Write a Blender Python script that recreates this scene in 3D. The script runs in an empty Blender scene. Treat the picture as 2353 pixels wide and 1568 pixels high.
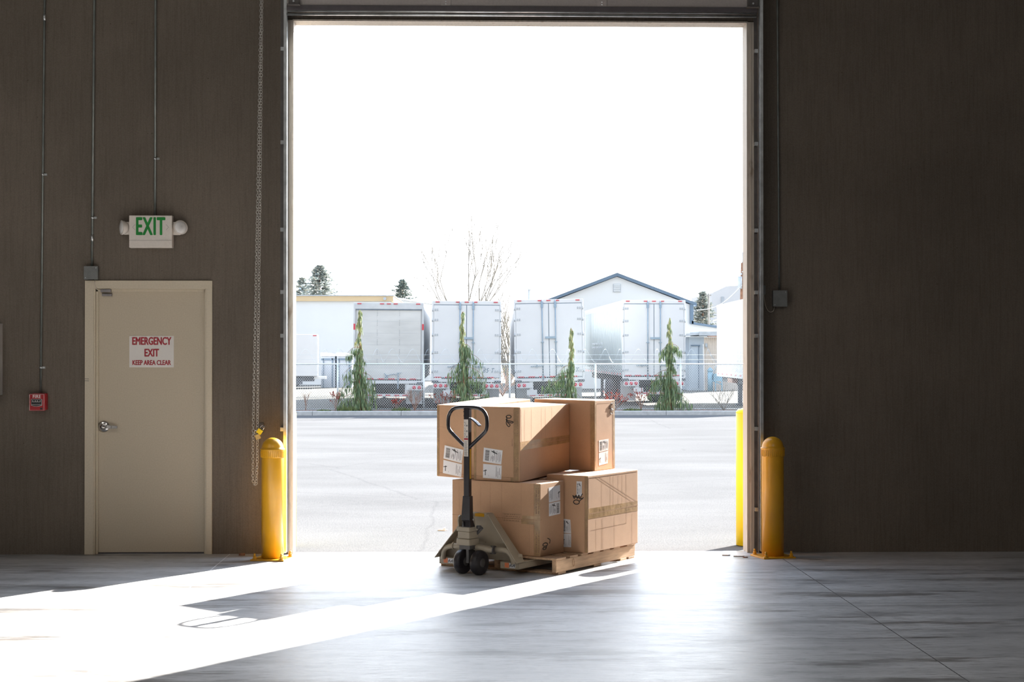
import bpy, bmesh, math, random
from math import pi, sin, cos, tan, atan, atan2, radians, sqrt, hypot
from mathutils import Vector, Matrix, Euler, noise
random.seed(11)
scene = bpy.context.scene
col = scene.collection

# ------------------------------------------------------------------ materials
MATS = {}
def mat(name, base=(.5, .5, .5), rough=.6, metal=0., spec=.5, coat=0., build=None, **kw):
    if name in MATS: return MATS[name]
    m = bpy.data.materials.new(name); m.use_nodes = True
    nt = m.node_tree; b = nt.nodes['Principled BSDF']
    b.inputs['Base Color'].default_value = (*base, 1)
    b.inputs['Roughness'].default_value = rough
    b.inputs['Metallic'].default_value = metal
    b.inputs['Specular IOR Level'].default_value = spec
    b.inputs['Coat Weight'].default_value = coat
    if build: build(nt, b, base)
    MATS[name] = m
    return m

def N(nt, t, **kw):
    n = nt.nodes.new(t)
    for k, v in kw.items():
        if k in ('operation', 'blend_type', 'data_type', 'noise_dimensions', 'feature', 'wave_type', 'bands_direction', 'distance', 'interpolation'):
            setattr(n, k, v)
        else:
            n.inputs[k].default_value = v
    return n
def L(nt, a, b): nt.links.new(a, b)
def coords(nt, scale=(1, 1, 1), kind='Object', rot=(0, 0, 0)):
    tc = nt.nodes.new('ShaderNodeTexCoord'); mp = nt.nodes.new('ShaderNodeMapping')
    mp.inputs['Scale'].default_value = scale; mp.inputs['Rotation'].default_value = rot
    L(nt, tc.outputs[kind], mp.inputs['Vector']); return mp.outputs['Vector']
def world_pos(nt, scale=(1, 1, 1)):
    g = nt.nodes.new('ShaderNodeNewGeometry'); mp = nt.nodes.new('ShaderNodeMapping')
    mp.inputs['Scale'].default_value = scale
    L(nt, g.outputs['Position'], mp.inputs['Vector']); return mp.outputs['Vector']
def ramp(nt, fac, stops):
    r = nt.nodes.new('ShaderNodeValToRGB'); e = r.color_ramp.elements
    while len(e) < len(stops): e.new(.5)
    for i, (p, c) in enumerate(stops):
        e[i].position = p; e[i].color = (*c, 1) if len(c) == 3 else c
    L(nt, fac, r.inputs['Fac']); return r.outputs['Color']
def noi(nt, vec, scale=5, detail=4, rough=.55, out='Fac'):
    n = N(nt, 'ShaderNodeTexNoise', Scale=scale, Detail=detail, Roughness=rough)
    L(nt, vec, n.inputs['Vector']); return n.outputs[out]
def mixc(nt, a, b, fac, mode='MIX'):
    m = nt.nodes.new('ShaderNodeMix'); m.data_type = 'RGBA'; m.blend_type = mode
    if isinstance(fac, float): m.inputs[0].default_value = fac
    else: L(nt, fac, m.inputs[0])
    for s, i in ((a, 6), (b, 7)):
        if isinstance(s, tuple): m.inputs[i].default_value = (*s, 1)
        else: L(nt, s, m.inputs[i])
    return m.outputs[2]
def mathn(nt, op, a, b=None, c=None):
    m = nt.nodes.new('ShaderNodeMath'); m.operation = op
    for i, s in enumerate((a, b, c)):
        if s is None: continue
        if isinstance(s, (int, float)): m.inputs[i].default_value = s
        else: L(nt, s, m.inputs[i])
    return m.outputs[0]
def bump(nt, b, h, strength=.3, dist=.01):
    n = N(nt, 'ShaderNodeBump', Strength=strength, Distance=dist)
    L(nt, h, n.inputs['Height']); L(nt, n.outputs['Normal'], b.inputs['Normal'])
def scale_c(c, k): return tuple(min(1, x * k) for x in c)

def simple_noise(scale=20, lo=.85, hi=1.12, bs=.15, sc=(1, 1, 1), bscale=None, bd=.004):
    def f(nt, b, base):
        v = coords(nt, sc); n = noi(nt, v, scale, 5)
        L(nt, ramp(nt, n, [(.3, scale_c(base, lo)), (.7, scale_c(base, hi))]), b.inputs['Base Color'])
        if bs: bump(nt, b, noi(nt, v, bscale or scale * 4, 3), bs, bd)
    return f

def build_wall(nt, b, base):
    v = world_pos(nt, (1, 1, .035)); broom = noi(nt, v, 95, 3, .6)
    v3 = world_pos(nt); grain = noi(nt, v3, 130, 3, .7); cloud = noi(nt, v3, .9, 4, .55)
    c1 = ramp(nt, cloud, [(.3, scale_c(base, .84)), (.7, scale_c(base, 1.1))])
    c2 = ramp(nt, broom, [(.30, (.86, .86, .86)), (.55, (1, 1, 1)), (.75, (1.0, 1.0, 1.0))])
    c3 = ramp(nt, grain, [(.35, (.82, .82, .82)), (.62, (1, 1, 1))])
    c = mixc(nt, c1, c2, 1.0, 'MULTIPLY'); c = mixc(nt, c, c3, 1.0, 'MULTIPLY')
    # small bug holes
    vo = N(nt, 'ShaderNodeTexVoronoi', Scale=7.0); L(nt, v3, vo.inputs['Vector'])
    hole = ramp(nt, vo.outputs['Distance'], [(.02, (.45, .43, .4)), (.045, (1, 1, 1))])
    c = mixc(nt, c, hole, .8, 'MULTIPLY')
    L(nt, c, b.inputs['Base Color'])
    h = mathn(nt, 'ADD', mathn(nt, 'MULTIPLY', broom, .7), mathn(nt, 'MULTIPLY', grain, .5))
    bump(nt, b, h, .55, .004)
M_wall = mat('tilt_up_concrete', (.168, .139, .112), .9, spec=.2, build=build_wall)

def build_floor(nt, b, base):
    v = world_pos(nt)
    st = noi(nt, world_pos(nt, (.55, 2.6, 1)), 1.7, 9, .62)
    fine = noi(nt, world_pos(nt, (1, 4.5, 1)), 9, 8, .66)
    blot = noi(nt, v, .8, 5, .6)
    c = ramp(nt, st, [(.30, scale_c(base, .50)), (.44, scale_c(base, .92)), (.56, scale_c(base, 1.12)), (.75, scale_c(base, 1.35))])
    c = mixc(nt, c, ramp(nt, fine, [(.34, (.50, .50, .50)), (.50, (1, 1, 1))]), .8, 'MULTIPLY')
    c = mixc(nt, c, ramp(nt, blot, [(.3, (.78, .78, .79)), (.6, (1, 1, 1))]), .8, 'MULTIPLY')
    pa = noi(nt, world_pos(nt, (.33, 1.5, 1)), 1.3, 8, .68)
    c = mixc(nt, c, ramp(nt, pa, [(.535, (1, 1, 1)), (.60, (.40, .375, .35)), (.72, (.24, .22, .205))]), .9, 'MULTIPLY')
    # short tyre scuffs
    sc = noi(nt, world_pos(nt, (.9, 7, 1)), 3.1, 2, .4)
    c = mixc(nt, c, ramp(nt, sc, [(.70, (1, 1, 1)), (.735, (.42, .41, .40)), (.76, (1, 1, 1))]), .55, 'MULTIPLY')
    # saw-cut joints
    g = nt.nodes.new('ShaderNodeNewGeometry'); sp = nt.nodes.new('ShaderNodeSeparateXYZ'); L(nt, g.outputs['Position'], sp.inputs[0])
    wob = mathn(nt, 'MULTIPLY', mathn(nt, 'SUBTRACT', noi(nt, v, 25, 2), .5), .006)
    def joint(axis, c0, w):
        d = mathn(nt, 'ABSOLUTE', mathn(nt, 'ADD', mathn(nt, 'SUBTRACT', sp.outputs[axis], c0), wob))
        return mathn(nt, 'LESS_THAN', d, w)
    j1 = joint(0, -1.93, .0036); j2 = mathn(nt, 'MAXIMUM', joint(0, 2.44, .004), joint(1, 10.6, .0045))
    c = mixc(nt, c, scale_c(base, 1.7), j1); c = mixc(nt, c, scale_c(base, .25), j2)
    L(nt, c, b.inputs['Base Color'])
    r = mathn(nt, 'ADD', mathn(nt, 'MULTIPLY', fine, .28), mathn(nt, 'MULTIPLY', st, .22))
    L(nt, mathn(nt, 'ADD', r, .19), b.inputs['Roughness'])
    h = mathn(nt, 'SUBTRACT', mathn(nt, 'MULTIPLY', fine, .25), mathn(nt, 'MULTIPLY', mathn(nt, 'MAXIMUM', j1, j2), .8))
    bump(nt, b, h, .12, .004)
M_floor = mat('polished_concrete_floor', (.47, .47, .478), .28, spec=.28, build=build_floor)

def build_asphalt(nt, b, base):
    v = world_pos(nt); agg = noi(nt, v, 55, 3, .8); fine = noi(nt, v, 160, 2, .8)
    big = noi(nt, world_pos(nt, (.5, .9, 1)), .5, 6, .6)
    c = ramp(nt, big, [(.3, scale_c(base, .88)), (.7, scale_c(base, 1.12))])
    c = mixc(nt, c, ramp(nt, agg, [(.32, (.5, .5, .52)), (.5, (1, 1, 1)), (.75, (1, .99, .97))]), .6, 'MULTIPLY')
    cr = N(nt, 'ShaderNodeTexVoronoi', Scale=.18, feature='DISTANCE_TO_EDGE')
    w = mixc(nt, v, noi(nt, v, 1.2, 4, out='Color'), .12)
    L(nt, w, cr.inputs['Vector'])
    c = mixc(nt, c, ramp(nt, cr.outputs['Distance'], [(.0, (.6, .6, .62)), (.004, (1, 1, 1))]), .28, 'MULTIPLY')
    L(nt, c, b.inputs['Base Color'])
    bump(nt, b, mathn(nt, 'ADD', agg, mathn(nt, 'MULTIPLY', fine, .4)), .7, .008)
M_asphalt = mat('weathered_asphalt', (.114, .114, .116), 1., spec=.0, build=build_asphalt)
M_gravel = mat('pale_gravel_dirt', (.105, .098, .086), .95, spec=.1, build=simple_noise(3, .75, 1.15, .5, bscale=40, bd=.02))
M_mulch = mat('dark_mulch', (.16, .12, .10), .95, spec=.1, build=simple_noise(30, .4, 1.8, .6, bscale=50, bd=.03))
M_curb = mat('concrete_curb', (.46, .47, .47), .85, spec=.2, build=simple_noise(6, .85, 1.1, .2))
M_int = mat('interior_painted_concrete', (.42, .40, .38), .9, spec=.2, build=simple_noise(2, .9, 1.05, .1))
M_ceil = mat('white_roof_deck', (.30, .29, .28), .8, spec=.2, build=simple_noise(2, .9, 1.05, .1))

def build_card(nt, b, base):
    v = coords(nt); n = noi(nt, v, 3.5, 5, .6); g = noi(nt, v, 220, 2, .7)
    c = ramp(nt, n, [(.3, scale_c(base, .92)), (.7, scale_c(base, 1.08))])
    c = mixc(nt, c, ramp(nt, g, [(.3, (.86, .86, .86)), (.6, (1, 1, 1))]), .8, 'MULTIPLY')
    fl = noi(nt, coords(nt, (1, 1, .02)), 60, 2, .5)
    L(nt, c, b.inputs['Base Color'])
    dent = noi(nt, v, 9, 3, .5)
    bump(nt, b, mathn(nt, 'ADD', mathn(nt, 'MULTIPLY', fl, .10), mathn(nt, 'MULTIPLY', dent, .5)), .2, .004)
M_card = mat('kraft_cardboard', (.50, .298, .175), .75, spec=.45, build=build_card)
M_crease = mat('cardboard_crease', (.33, .195, .115), .85, spec=.2, build=simple_noise(30, .8, 1.2, .1))
M_ink = mat('printed_brown_ink', (.25, .145, .085), .75, build=simple_noise(60, .8, 1.3, 0))
M_tape = mat('clear_brown_tape', (.36, .235, .125), .22, spec=.6, build=simple_noise(14, .75, 1.25, .4, bscale=18, bd=.004))
M_label = mat('white_label_paper', (.72, .71, .72), .5, spec=.4, build=simple_noise(9, .95, 1.03, .1))
M_black_ink = mat('black_ink', (.012, .011, .012), .5, build=simple_noise(50, .8, 1.3, 0))
M_grey_ink = mat('grey_label_print', (.16, .16, .17), .6, build=simple_noise(50, .8, 1.3, 0))

def build_wood(nt, b, base):
    v = coords(nt, (.6, 6, 6)); n = noi(nt, v, 7, 6, .65)
    c = ramp(nt, n, [(.25, scale_c(base, .6)), (.5, base), (.75, scale_c(base, 1.25))])
    L(nt, c, b.inputs['Base Color']); bump(nt, b, n, .4, .004)
M_wood = mat('raw_pallet_pine', (.44, .29, .18), .8, spec=.25, build=build_wood)
def build_wood_v(nt, b, base):
    v = coords(nt, (9, 9, .5)); n = noi(nt, v, 6, 6, .65)
    st = noi(nt, coords(nt, (3, 3, .8)), 4, 4, .6)
    c = ramp(nt, n, [(.25, scale_c(base, .75)), (.5, base), (.75, scale_c(base, 1.15))])
    c = mixc(nt, c, ramp(nt, st, [(.60, (1, 1, 1)), (.72, (.45, .33, .22))]), .7, 'MULTIPLY')
    L(nt, c, b.inputs['Base Color']); bump(nt, b, n, .3, .003)
M_jamb = mat('stained_jamb_trim', (.47, .42, .36), .6, spec=.4, build=build_wood_v)

def worn(chip, amount=.66, scale=9):
    def f(nt, b, base):
        v = coords(nt); n = noi(nt, v, scale, 7, .7)
        d = noi(nt, v, scale * .35, 3, .5)
        c = ramp(nt, d, [(.3, scale_c(base, .88)), (.7, scale_c(base, 1.08))])
        L(nt, mixc(nt, c, chip, ramp(nt, n, [(amount, (0, 0, 0)), (amount + .03, (1, 1, 1))])), b.inputs['Base Color'])
        bump(nt, b, n, .08, .003)
    return f
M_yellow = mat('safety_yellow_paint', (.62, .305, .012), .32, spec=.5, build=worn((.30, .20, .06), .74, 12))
M_yellow_out = mat('sunfast_yellow_plastic', (.86, .66, .012), .4, spec=.4, build=simple_noise(6, .95, 1.03, .05))
M_jack = mat('worn_cream_enamel', (.38, .315, .23), .42, spec=.5, build=worn((.06, .045, .035), .64, 14))
M_black = mat('black_enamel', (.016, .013, .016), .28, spec=.6, build=simple_noise(9, .8, 1.3, .05))
M_rubber = mat('dark_polyurethane_tyre', (.022, .018, .02), .42, spec=.5, build=simple_noise(14, .7, 1.6, .1))
M_orange = mat('orange_sticker', (.70, .20, .08), .5, build=simple_noise(9, .9, 1.1, 0))
M_galv = mat('galvanized_steel', (.60, .62, .63), .32, metal=.9, build=simple_noise(14, .75, 1.15, .05))
M_conduit = mat('conduit_steel', (.20, .215, .20), .45, metal=.6, build=simple_noise(14, .8, 1.15, .05))
M_darksteel = mat('dark_angle_steel', (.12, .11, .105), .5, metal=.4, build=simple_noise(14, .8, 1.15, .05))
M_chrome = mat('brushed_chrome', (.60, .58, .56), .2, metal=1., build=simple_noise(30, .9, 1.1, .02))
M_greybox = mat('grey_metal_box', (.17, .175, .17), .5, metal=.3, build=simple_noise(20, .85, 1.1, .05))
M_doorpaint = mat('tan_door_paint', (.50, .425, .32), .5, spec=.4, build=simple_noise(90, .94, 1.04, .12, bscale=250, bd=.001))
M_framepaint = mat('tan_frame_paint', (.56, .485, .37), .5, spec=.4, build=simple_noise(70, .94, 1.04, .15, bscale=120, bd=.001))
M_offwhite = mat('offwhite_plastic', (.68, .62, .56), .45, spec=.4, build=simple_noise(60, .96, 1.03, .05))
M_lens = mat('ribbed_lamp_lens', (.78, .76, .74), .15, spec=.6, build=simple_noise(60, .96, 1.03, .1, sc=(1, 1, 6)))
M_green = mat('exit_green', (.005, .22, .03), .4, build=simple_noise(9, .95, 1.05, 0))
M_signwhite = mat('sign_white', (.70, .66, .62), .4, build=simple_noise(9, .97, 1.02, 0))
M_signred = mat('sign_dark_red', (.33, .012, .025), .45, build=simple_noise(9, .95, 1.05, 0))
M_cab = mat('grey_cabinet_paint', (.40, .37, .34), .5, build=simple_noise(30, .96, 1.03, .05))
M_firered = mat('fire_alarm_red', (.36, .012, .018), .35, build=simple_noise(9, .95, 1.05, 0))
M_white_txt = mat('white_lettering', (.8, .76, .74), .5, build=simple_noise(9, .97, 1.02, 0))
M_doorpanel = mat('door_panel_steel', (.42, .38, .36), .5, metal=.1, build=simple_noise(60, .92, 1.05, .08))
M_seal = mat('rubber_weather_seal', (.09, .08, .085), .6, build=simple_noise(20, .85, 1.1, .05))
M_brass = mat('brass_padlock', (.62, .42, .16), .35, metal=.8, build=simple_noise(20, .85, 1.1, .05))
M_chain = mat('zinc_chain', (.66, .64, .60), .35, metal=.7, build=simple_noise(20, .85, 1.1, .02))
M_sensor = mat('grey_sensor_plastic', (.22, .20, .20), .5, build=simple_noise(20, .9, 1.1, .02))
M_cable = mat('pale_cable_jacket', (.55, .48, .40), .5, build=simple_noise(20, .9, 1.1, .02))
# outdoors
M_twhite = mat('trailer_white_paint', (.64, .65, .66), .4, spec=.4, build=simple_noise(.8, .96, 1.02, 0))
M_tdirty = mat('dirty_trailer_door', (.58, .58, .565), .5, spec=.3, build=simple_noise(1.4, .86, 1.06, 0, sc=(.4, 1, 1.8)))
M_tframe = mat('trailer_frame_grey', (.50, .53, .56), .4, metal=.3, build=simple_noise(3, .9, 1.05, 0))
M_tsteel = mat('trailer_polished_side', (.46, .51, .53), .55, metal=.4, build=simple_noise(.5, .92, 1.04, .05, sc=(1, .1, 1), bscale=1, bd=.02))
M_trod = mat('blue_grey_hardware', (.27, .35, .42), .45, metal=.3, build=simple_noise(6, .85, 1.1, 0))
M_tgasket = mat('door_gasket', (.16, .20, .24), .6, build=simple_noise(6, .85, 1.1, 0))
M_tred = mat('red_marker_lens', (.52, .045, .07), .3, build=simple_noise(9, .9, 1.1, 0))
M_tdark = mat('hazed_undercarriage', (.10, .11, .125), .8, build=simple_noise(3, .8, 1.3, 0))  # dark steel greyed so its colour carries the bright outdoor haze
M_tyre = mat('hazed_road_tyre', (.07, .075, .085), .85, build=simple_noise(6, .8, 1.3, 0))  # tyre black lifted to grey, outdoor haze put into the colour
M_flap = mat('grey_mud_flap', (.52, .54, .56), .7, build=simple_noise(2, .85, 1.1, 0))
M_tblue = mat('blue_lettering', (.06, .13, .20), .5, build=simple_noise(9, .9, 1.1, 0))
M_fence = mat('galvanized_fence_pipe', (.68, .74, .78), .4, metal=.3, build=simple_noise(9, .9, 1.05, 0))
M_wire = mat('galvanized_fence_wire', (.62, .68, .73), .4, metal=.35, build=simple_noise(9, .9, 1.05, 0))
def build_leaf(nt, b, base):
    oi = nt.nodes.new('ShaderNodeNewGeometry')
    L(nt, ramp(nt, oi.outputs['Random Per Island'], [(.0, scale_c(base, .55)), (.5, base), (1., (base[0] * 1.7, base[1] * 1.35, base[2] * 1.2))]), b.inputs['Base Color'])
M_cedar = mat('cedar_foliage', (.17, .25, .135), .7, spec=.2, build=build_leaf)
M_cedar_tip = mat('pale_cedar_tips', (.36, .41, .21), .7, spec=.2, build=build_leaf)
M_bark = mat('reddish_bark', (.26, .14, .09), .9, spec=.1, build=simple_noise(20, .6, 1.3, .4, sc=(1, 1, .3)))
M_barkg = mat('pale_grey_bark', (.26, .245, .22), .9, spec=.1, build=simple_noise(8, .8, 1.2, .2))
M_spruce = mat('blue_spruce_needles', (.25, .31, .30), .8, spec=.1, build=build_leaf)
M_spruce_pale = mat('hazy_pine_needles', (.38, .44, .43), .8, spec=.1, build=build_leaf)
M_twig = mat('brown_twigs', (.30, .20, .16), .9, spec=.1, build=simple_noise(20, .7, 1.3, 0))
M_redleaf = mat('red_winter_leaves', (.32, .08, .07), .7, spec=.1, build=build_leaf)
M_greenleaf = mat('low_green_leaves', (.14, .19, .08), .7, spec=.1, build=build_leaf)
M_bwall = mat('white_building_wall', (.64, .66, .67), .8, spec=.1, build=simple_noise(.3, .97, 1.02, 0))
M_btan = mat('tan_fascia', (.55, .43, .27), .7, spec=.1, build=simple_noise(.5, .96, 1.03, 0))
M_btrim = mat('slate_blue_trim', (.12, .17, .23), .6, spec=.2, build=simple_noise(1, .9, 1.1, 0))
M_bgrey = mat('pale_grey_building', (.58, .59, .61), .8, spec=.1, build=simple_noise(.3, .97, 1.02, 0))
def build_corr(nt, b, base):
    w = N(nt, 'ShaderNodeTexWave', Scale=3.2, Distortion=0., wave_type='BANDS', bands_direction='X')
    L(nt, coords(nt), w.inputs['Vector'])
    L(nt, ramp(nt, w.outputs['Fac'], [(.3, scale_c(base, .85)), (.6, base)]), b.inputs['Base Color'])
    bump(nt, b, w.outputs['Fac'], .8, .03)
M_corr = mat('corrugated_tan_metal', (.62, .56, .50), .6, spec=.3, build=build_corr)
M_shedgrey = mat('blue_grey_shed_panel', (.36, .42, .48), .6, spec=.2, build=simple_noise(1, .9, 1.1, 0))
M_rust = mat('rusty_soffit', (.40, .24, .18), .7, build=simple_noise(4, .8, 1.2, 0))
M_vent = mat('grey_louver', (.40, .44, .48), .6, build=simple_noise(4, .9, 1.1, 0))
M_bin = mat('grey_blue_container', (.38, .42, .48), .7, build=simple_noise(1, .9, 1.1, 0))
M_tarp = mat('white_tarp', (.78, .80, .82), .6, build=simple_noise(1, .9, 1.05, .2))
M_machine = mat('faded_blue_machine', (.20, .36, .46), .6, build=simple_noise(2, .85, 1.15, 0))
M_litter = mat('crumpled_paper', (.72, .66, .62), .7, build=simple_noise(9, .8, 1.1, .2))

# ------------------------------------------------------------------ mesh builder
class MB:
    def __init__(s): s.v = []; s.f = []; s.sm = []; s.m2 = {}
    def add(s, vs, fs, smooth=False):
        o = len(s.v); s.v += [Vector(p) for p in vs]
        s.f += [tuple(o + i for i in f) for f in fs]; s.sm += [smooth] * len(fs); return s
    def box(s, x0, x1, y0, y1, z0, z1, M=None):
        vs = [Vector(p) for p in ((x0, y0, z0), (x1, y0, z0), (x1, y1, z0), (x0, y1, z0), (x0, y0, z1), (x1, y0, z1), (x1, y1, z1), (x0, y1, z1))]
        if M: vs = [M @ p for p in vs]
        return s.add(vs, [(0, 3, 2, 1), (4, 5, 6, 7), (0, 1, 5, 4), (1, 2, 6, 5), (2, 3, 7, 6), (3, 0, 4, 7)])
    def hexa(s, vs):
        return s.add(vs, [(0, 3, 2, 1), (4, 5, 6, 7), (0, 1, 5, 4), (1, 2, 6, 5), (2, 3, 7, 6), (3, 0, 4, 7)])
    def bar(s, a, b, w, h, up=(0, 0, 1)):
        a = Vector(a); b = Vector(b); d = (b - a).normalized(); up = Vector(up)
        if abs(d.dot(up)) > .99: up = Vector((0, 1, 0))
        x = d.cross(up).normalized() * w / 2; y = x.cross(d).normalized() * h / 2
        return s.hexa([a - x - y, a + x - y, b + x - y, b - x - y, a - x + y, a + x + y, b + x + y, b - x + y])
    def tube(s, pts, r, n=8, closed=False, caps=True, smooth=True, r2=None):
        pts = [Vector(p) for p in pts]; m = len(pts); rings = []; prev = None
        for i, p in enumerate(pts):
            if closed: t = (pts[(i + 1) % m] - pts[i - 1]).normalized()
            elif i == 0: t = (pts[1] - p).normalized()
            elif i == m - 1: t = (p - pts[-2]).normalized()
            else: t = ((pts[i + 1] - p).normalized() + (p - pts[i - 1]).normalized()).normalized()
            if prev is None:
                ref = Vector((0, 0, 1)) if abs(t.z) < .9 else Vector((1, 0, 0))
                x = t.cross(ref).normalized()
            else:
                x = (prev - t * prev.dot(t)).normalized()
            prev = x; y = t.cross(x)
            rr = r if r2 is None else r + (r2 - r) * i / max(1, m - 1)
            rings.append([p + (x * cos(2 * pi * k / n) + y * sin(2 * pi * k / n)) * rr for k in range(n)])
        vs = [q for R in rings for q in R]; fs = []
        for i in range(m if closed else m - 1):
            j = (i + 1) % m
            for k in range(n): fs.append((i * n + k, i * n + (k + 1) % n, j * n + (k + 1) % n, j * n + k))
        s.add(vs, fs, smooth)
        if caps and not closed:
            o = len(s.v) - len(vs)
            s.f.append(tuple(o + k for k in reversed(range(n)))); s.f.append(tuple(o + (m - 1) * n + k for k in range(n))); s.sm += [False, False]
        return s
    def cyl(s, a, b, r, n=24, r2=None, smooth=True): return s.tube([a, b], r, n, r2=r2, smooth=smooth)
    def lathe(s, prof, n=32, c=(0, 0, 0), M=None, smooth=True):
        vs = []; fs = []
        for (r, z) in prof:
            for k in range(n): vs.append(Vector((r * cos(2 * pi * k / n), r * sin(2 * pi * k / n), z)))
        for i in range(len(prof) - 1):
            for k in range(n): fs.append((i * n + k, i * n + (k + 1) % n, (i + 1) * n + (k + 1) % n, (i + 1) * n + k))
        fs.append(tuple(reversed(range(n)))); fs.append(tuple((len(prof) - 1) * n + k for k in range(n)))
        if M: vs = [M @ p for p in vs]
        vs = [p + Vector(c) for p in vs]
        return s.add(vs, fs, smooth)
    def prism(s, poly, d, closed=True):
        """poly: list of 3D points (planar), extruded by vector d"""
        n = len(poly); d = Vector(d); P = [Vector(p) for p in poly]
        vs = P + [p + d for p in P]
        fs = [tuple(range(n)), tuple(reversed(range(n, 2 * n)))] + [(i, i + n, (i + 1) % n + n, (i + 1) % n) for i in range(n)]
        return s.add(vs, fs)
    def build(s, name, m, parent=None, bevel=0, loc=None, seg=2, recenter=False):
        me = bpy.data.meshes.new(name)
        off = Vector(loc) if loc is not None else Vector((0, 0, 0))
        me.from_pydata([p - off for p in s.v], [], s.f)
        me.polygons.foreach_set('use_smooth', s.sm)
        bm = bmesh.new(); bm.from_mesh(me); bmesh.ops.recalc_face_normals(bm, faces=bm.faces); bm.to_mesh(me); bm.free()
        me.update()
        o = bpy.data.objects.new(name, me); col.objects.link(o)
        if loc is not None: o.location = off
        if m: me.materials.append(m)
        if s.m2:
            me.materials.append(s.m2['mat'])
            for i in range(s.m2['from'], len(me.polygons)): me.polygons[i].material_index = 1
        if parent: o.parent = parent
        if bevel:
            b = o.modifiers.new('bevel', 'BEVEL'); b.width = bevel; b.segments = seg; b.limit_method = 'ANGLE'; b.angle_limit = radians(40)
        return o

def tag(o, label=None, cat=None, group=None, kind=None):
    if label: o['label'] = label
    if cat: o['category'] = cat
    if group: o['group'] = group
    if kind: o['kind'] = kind
    return o
def thing(name, label, cat, loc=(0, 0, 0), rz=0, group=None):
    o = bpy.data.objects.new(name, None); col.objects.link(o)
    o.empty_display_size = .1; o.location = loc; o.rotation_euler = (0, 0, rz)
    return tag(o, label, cat, group)
def kids(o): return [c for c in bpy.data.objects if c.parent == o]
def copy_tree(o, parent=None):
    c = o.copy(); col.objects.link(c)
    if parent: c.parent = parent
    for ch in kids(o): copy_tree(ch, c)
    return c
def text(name, body, size, loc, m, parent=None, rot=(pi / 2, 0, 0), bold=0, xs=1., ext=.0006, shear=0, align='CENTER', space=1.):
    cu = bpy.data.curves.new(name, 'FONT'); cu.body = body; cu.size = size; cu.align_x = align; cu.align_y = 'CENTER'
    cu.extrude = ext; cu.shear = shear; cu.space_character = space; cu.resolution_u = 3
    cu.materials.append(m); o = bpy.data.objects.new(name, cu); col.objects.link(o)
    bpy.context.view_layer.update()
    me = bpy.data.meshes.new_from_object(o.evaluated_get(bpy.context.evaluated_depsgraph_get())); bpy.data.objects.remove(o)
    if not me.materials: me.materials.append(m)
    if bold > 0:                                   # thicken the strokes: the outline repeated around itself
        b0 = bmesh.new(); b0.from_mesh(me); geo = b0.verts[:] + b0.edges[:] + b0.faces[:]
        for i, (dx, dy) in enumerate(((1, 0), (-1, 0), (0, .7), (0, -.7), (.7, .5), (-.7, .5), (.7, -.5), (-.7, -.5))):
            r_ = bmesh.ops.duplicate(b0, geom=geo)
            bmesh.ops.translate(b0, verts=[g for g in r_['geom'] if isinstance(g, bmesh.types.BMVert)], vec=(dx * bold / xs, dy * bold, -.00002 * (i + 1)))
        b0.to_mesh(me); b0.free()
    o = bpy.data.objects.new(name, me); col.objects.link(o)
    o.location = loc; o.rotation_euler = rot; o.scale = (xs, 1, 1)
    if parent: o.parent = parent
    return o
# ------------------------------------------------------------------ camera, sun, sky
cam = bpy.data.cameras.new('camera'); camo = bpy.data.objects.new('camera', cam); col.objects.link(camo)
cam.sensor_width = 36; cam.lens = 3800 / 2353 * 36; cam.clip_end = 600; cam.clip_start = .05
camo.location = (0, 0, 1.61)
camo.rotation_euler = (radians(90 + .4222), 0, -radians(1.4246))
scene.camera = camo
SUN_AZ, SUN_EL = radians(36.1), radians(23.9)
sun = bpy.data.lights.new('sun', 'SUN'); suno = bpy.data.objects.new('sun', sun); col.objects.link(suno)
sun.energy = 42; sun.angle = radians(.53); sun.color = (1., .955, .88)
sd = Vector((sin(SUN_AZ) * cos(SUN_EL), cos(SUN_AZ) * cos(SUN_EL), sin(SUN_EL)))
suno.rotation_euler = sd.to_track_quat('Z', 'Y').to_euler(); suno.location = sd * 60
w = bpy.data.worlds.new('sky'); scene.world = w; w.use_nodes = True
nt = w.node_tree; bg = nt.nodes['Background']
tc = nt.nodes.new('ShaderNodeTexCoord'); sp = nt.nodes.new('ShaderNodeSeparateXYZ'); L(nt, tc.outputs['Generated'], sp.inputs[0])
skyc = ramp(nt, sp.outputs[2], [(.0, (1.0, 1.0, 1.0)), (.25, (.90, .95, 1.0)), (.9, (.55, .72, 1.0))])
# hazy sky: bright circumsolar aureole around the low sun, dimmer away from it
dt = nt.nodes.new('ShaderNodeVectorMath'); dt.operation = 'DOT_PRODUCT'; L(nt, tc.outputs['Generated'], dt.inputs[0]); dt.inputs[1].default_value = tuple(sd)
glow = mathn(nt, 'MULTIPLY', mathn(nt, 'POWER', mathn(nt, 'MAXIMUM', dt.outputs['Value'], 0.), 3.), 8.)
L(nt, mathn(nt, 'ADD', glow, 1.85), bg.inputs['Strength'])
L(nt, skyc, bg.inputs['Color'])
for i, (x, y) in enumerate(((-6.5, 5.), (-6.5, -2.), (1., 0.))):      # added fill lamps below the ceiling, out of frame, to brighten the room
    la = bpy.data.lights.new('ceiling_fill', 'AREA'); lo = bpy.data.objects.new('ceiling_fill', la); col.objects.link(lo)
    la.shape = 'RECTANGLE'; la.size = 2.4; la.size_y = 4.; la.energy = (120, 120, 240)[i]; la.color = (1., .97, .92); lo.location = (x, y, 7.4)
scene.view_settings.view_transform = 'Standard'; scene.view_settings.look = 'None'
scene.view_settings.exposure = .12; scene.view_settings.gamma = 1; scene.view_settings.use_curve_mapping = False
scene.cycles.max_bounces = 14; scene.cycles.diffuse_bounces = 8; scene.cycles.glossy_bounces = 5
scene.cycles.sample_clamp_indirect = 8

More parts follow.
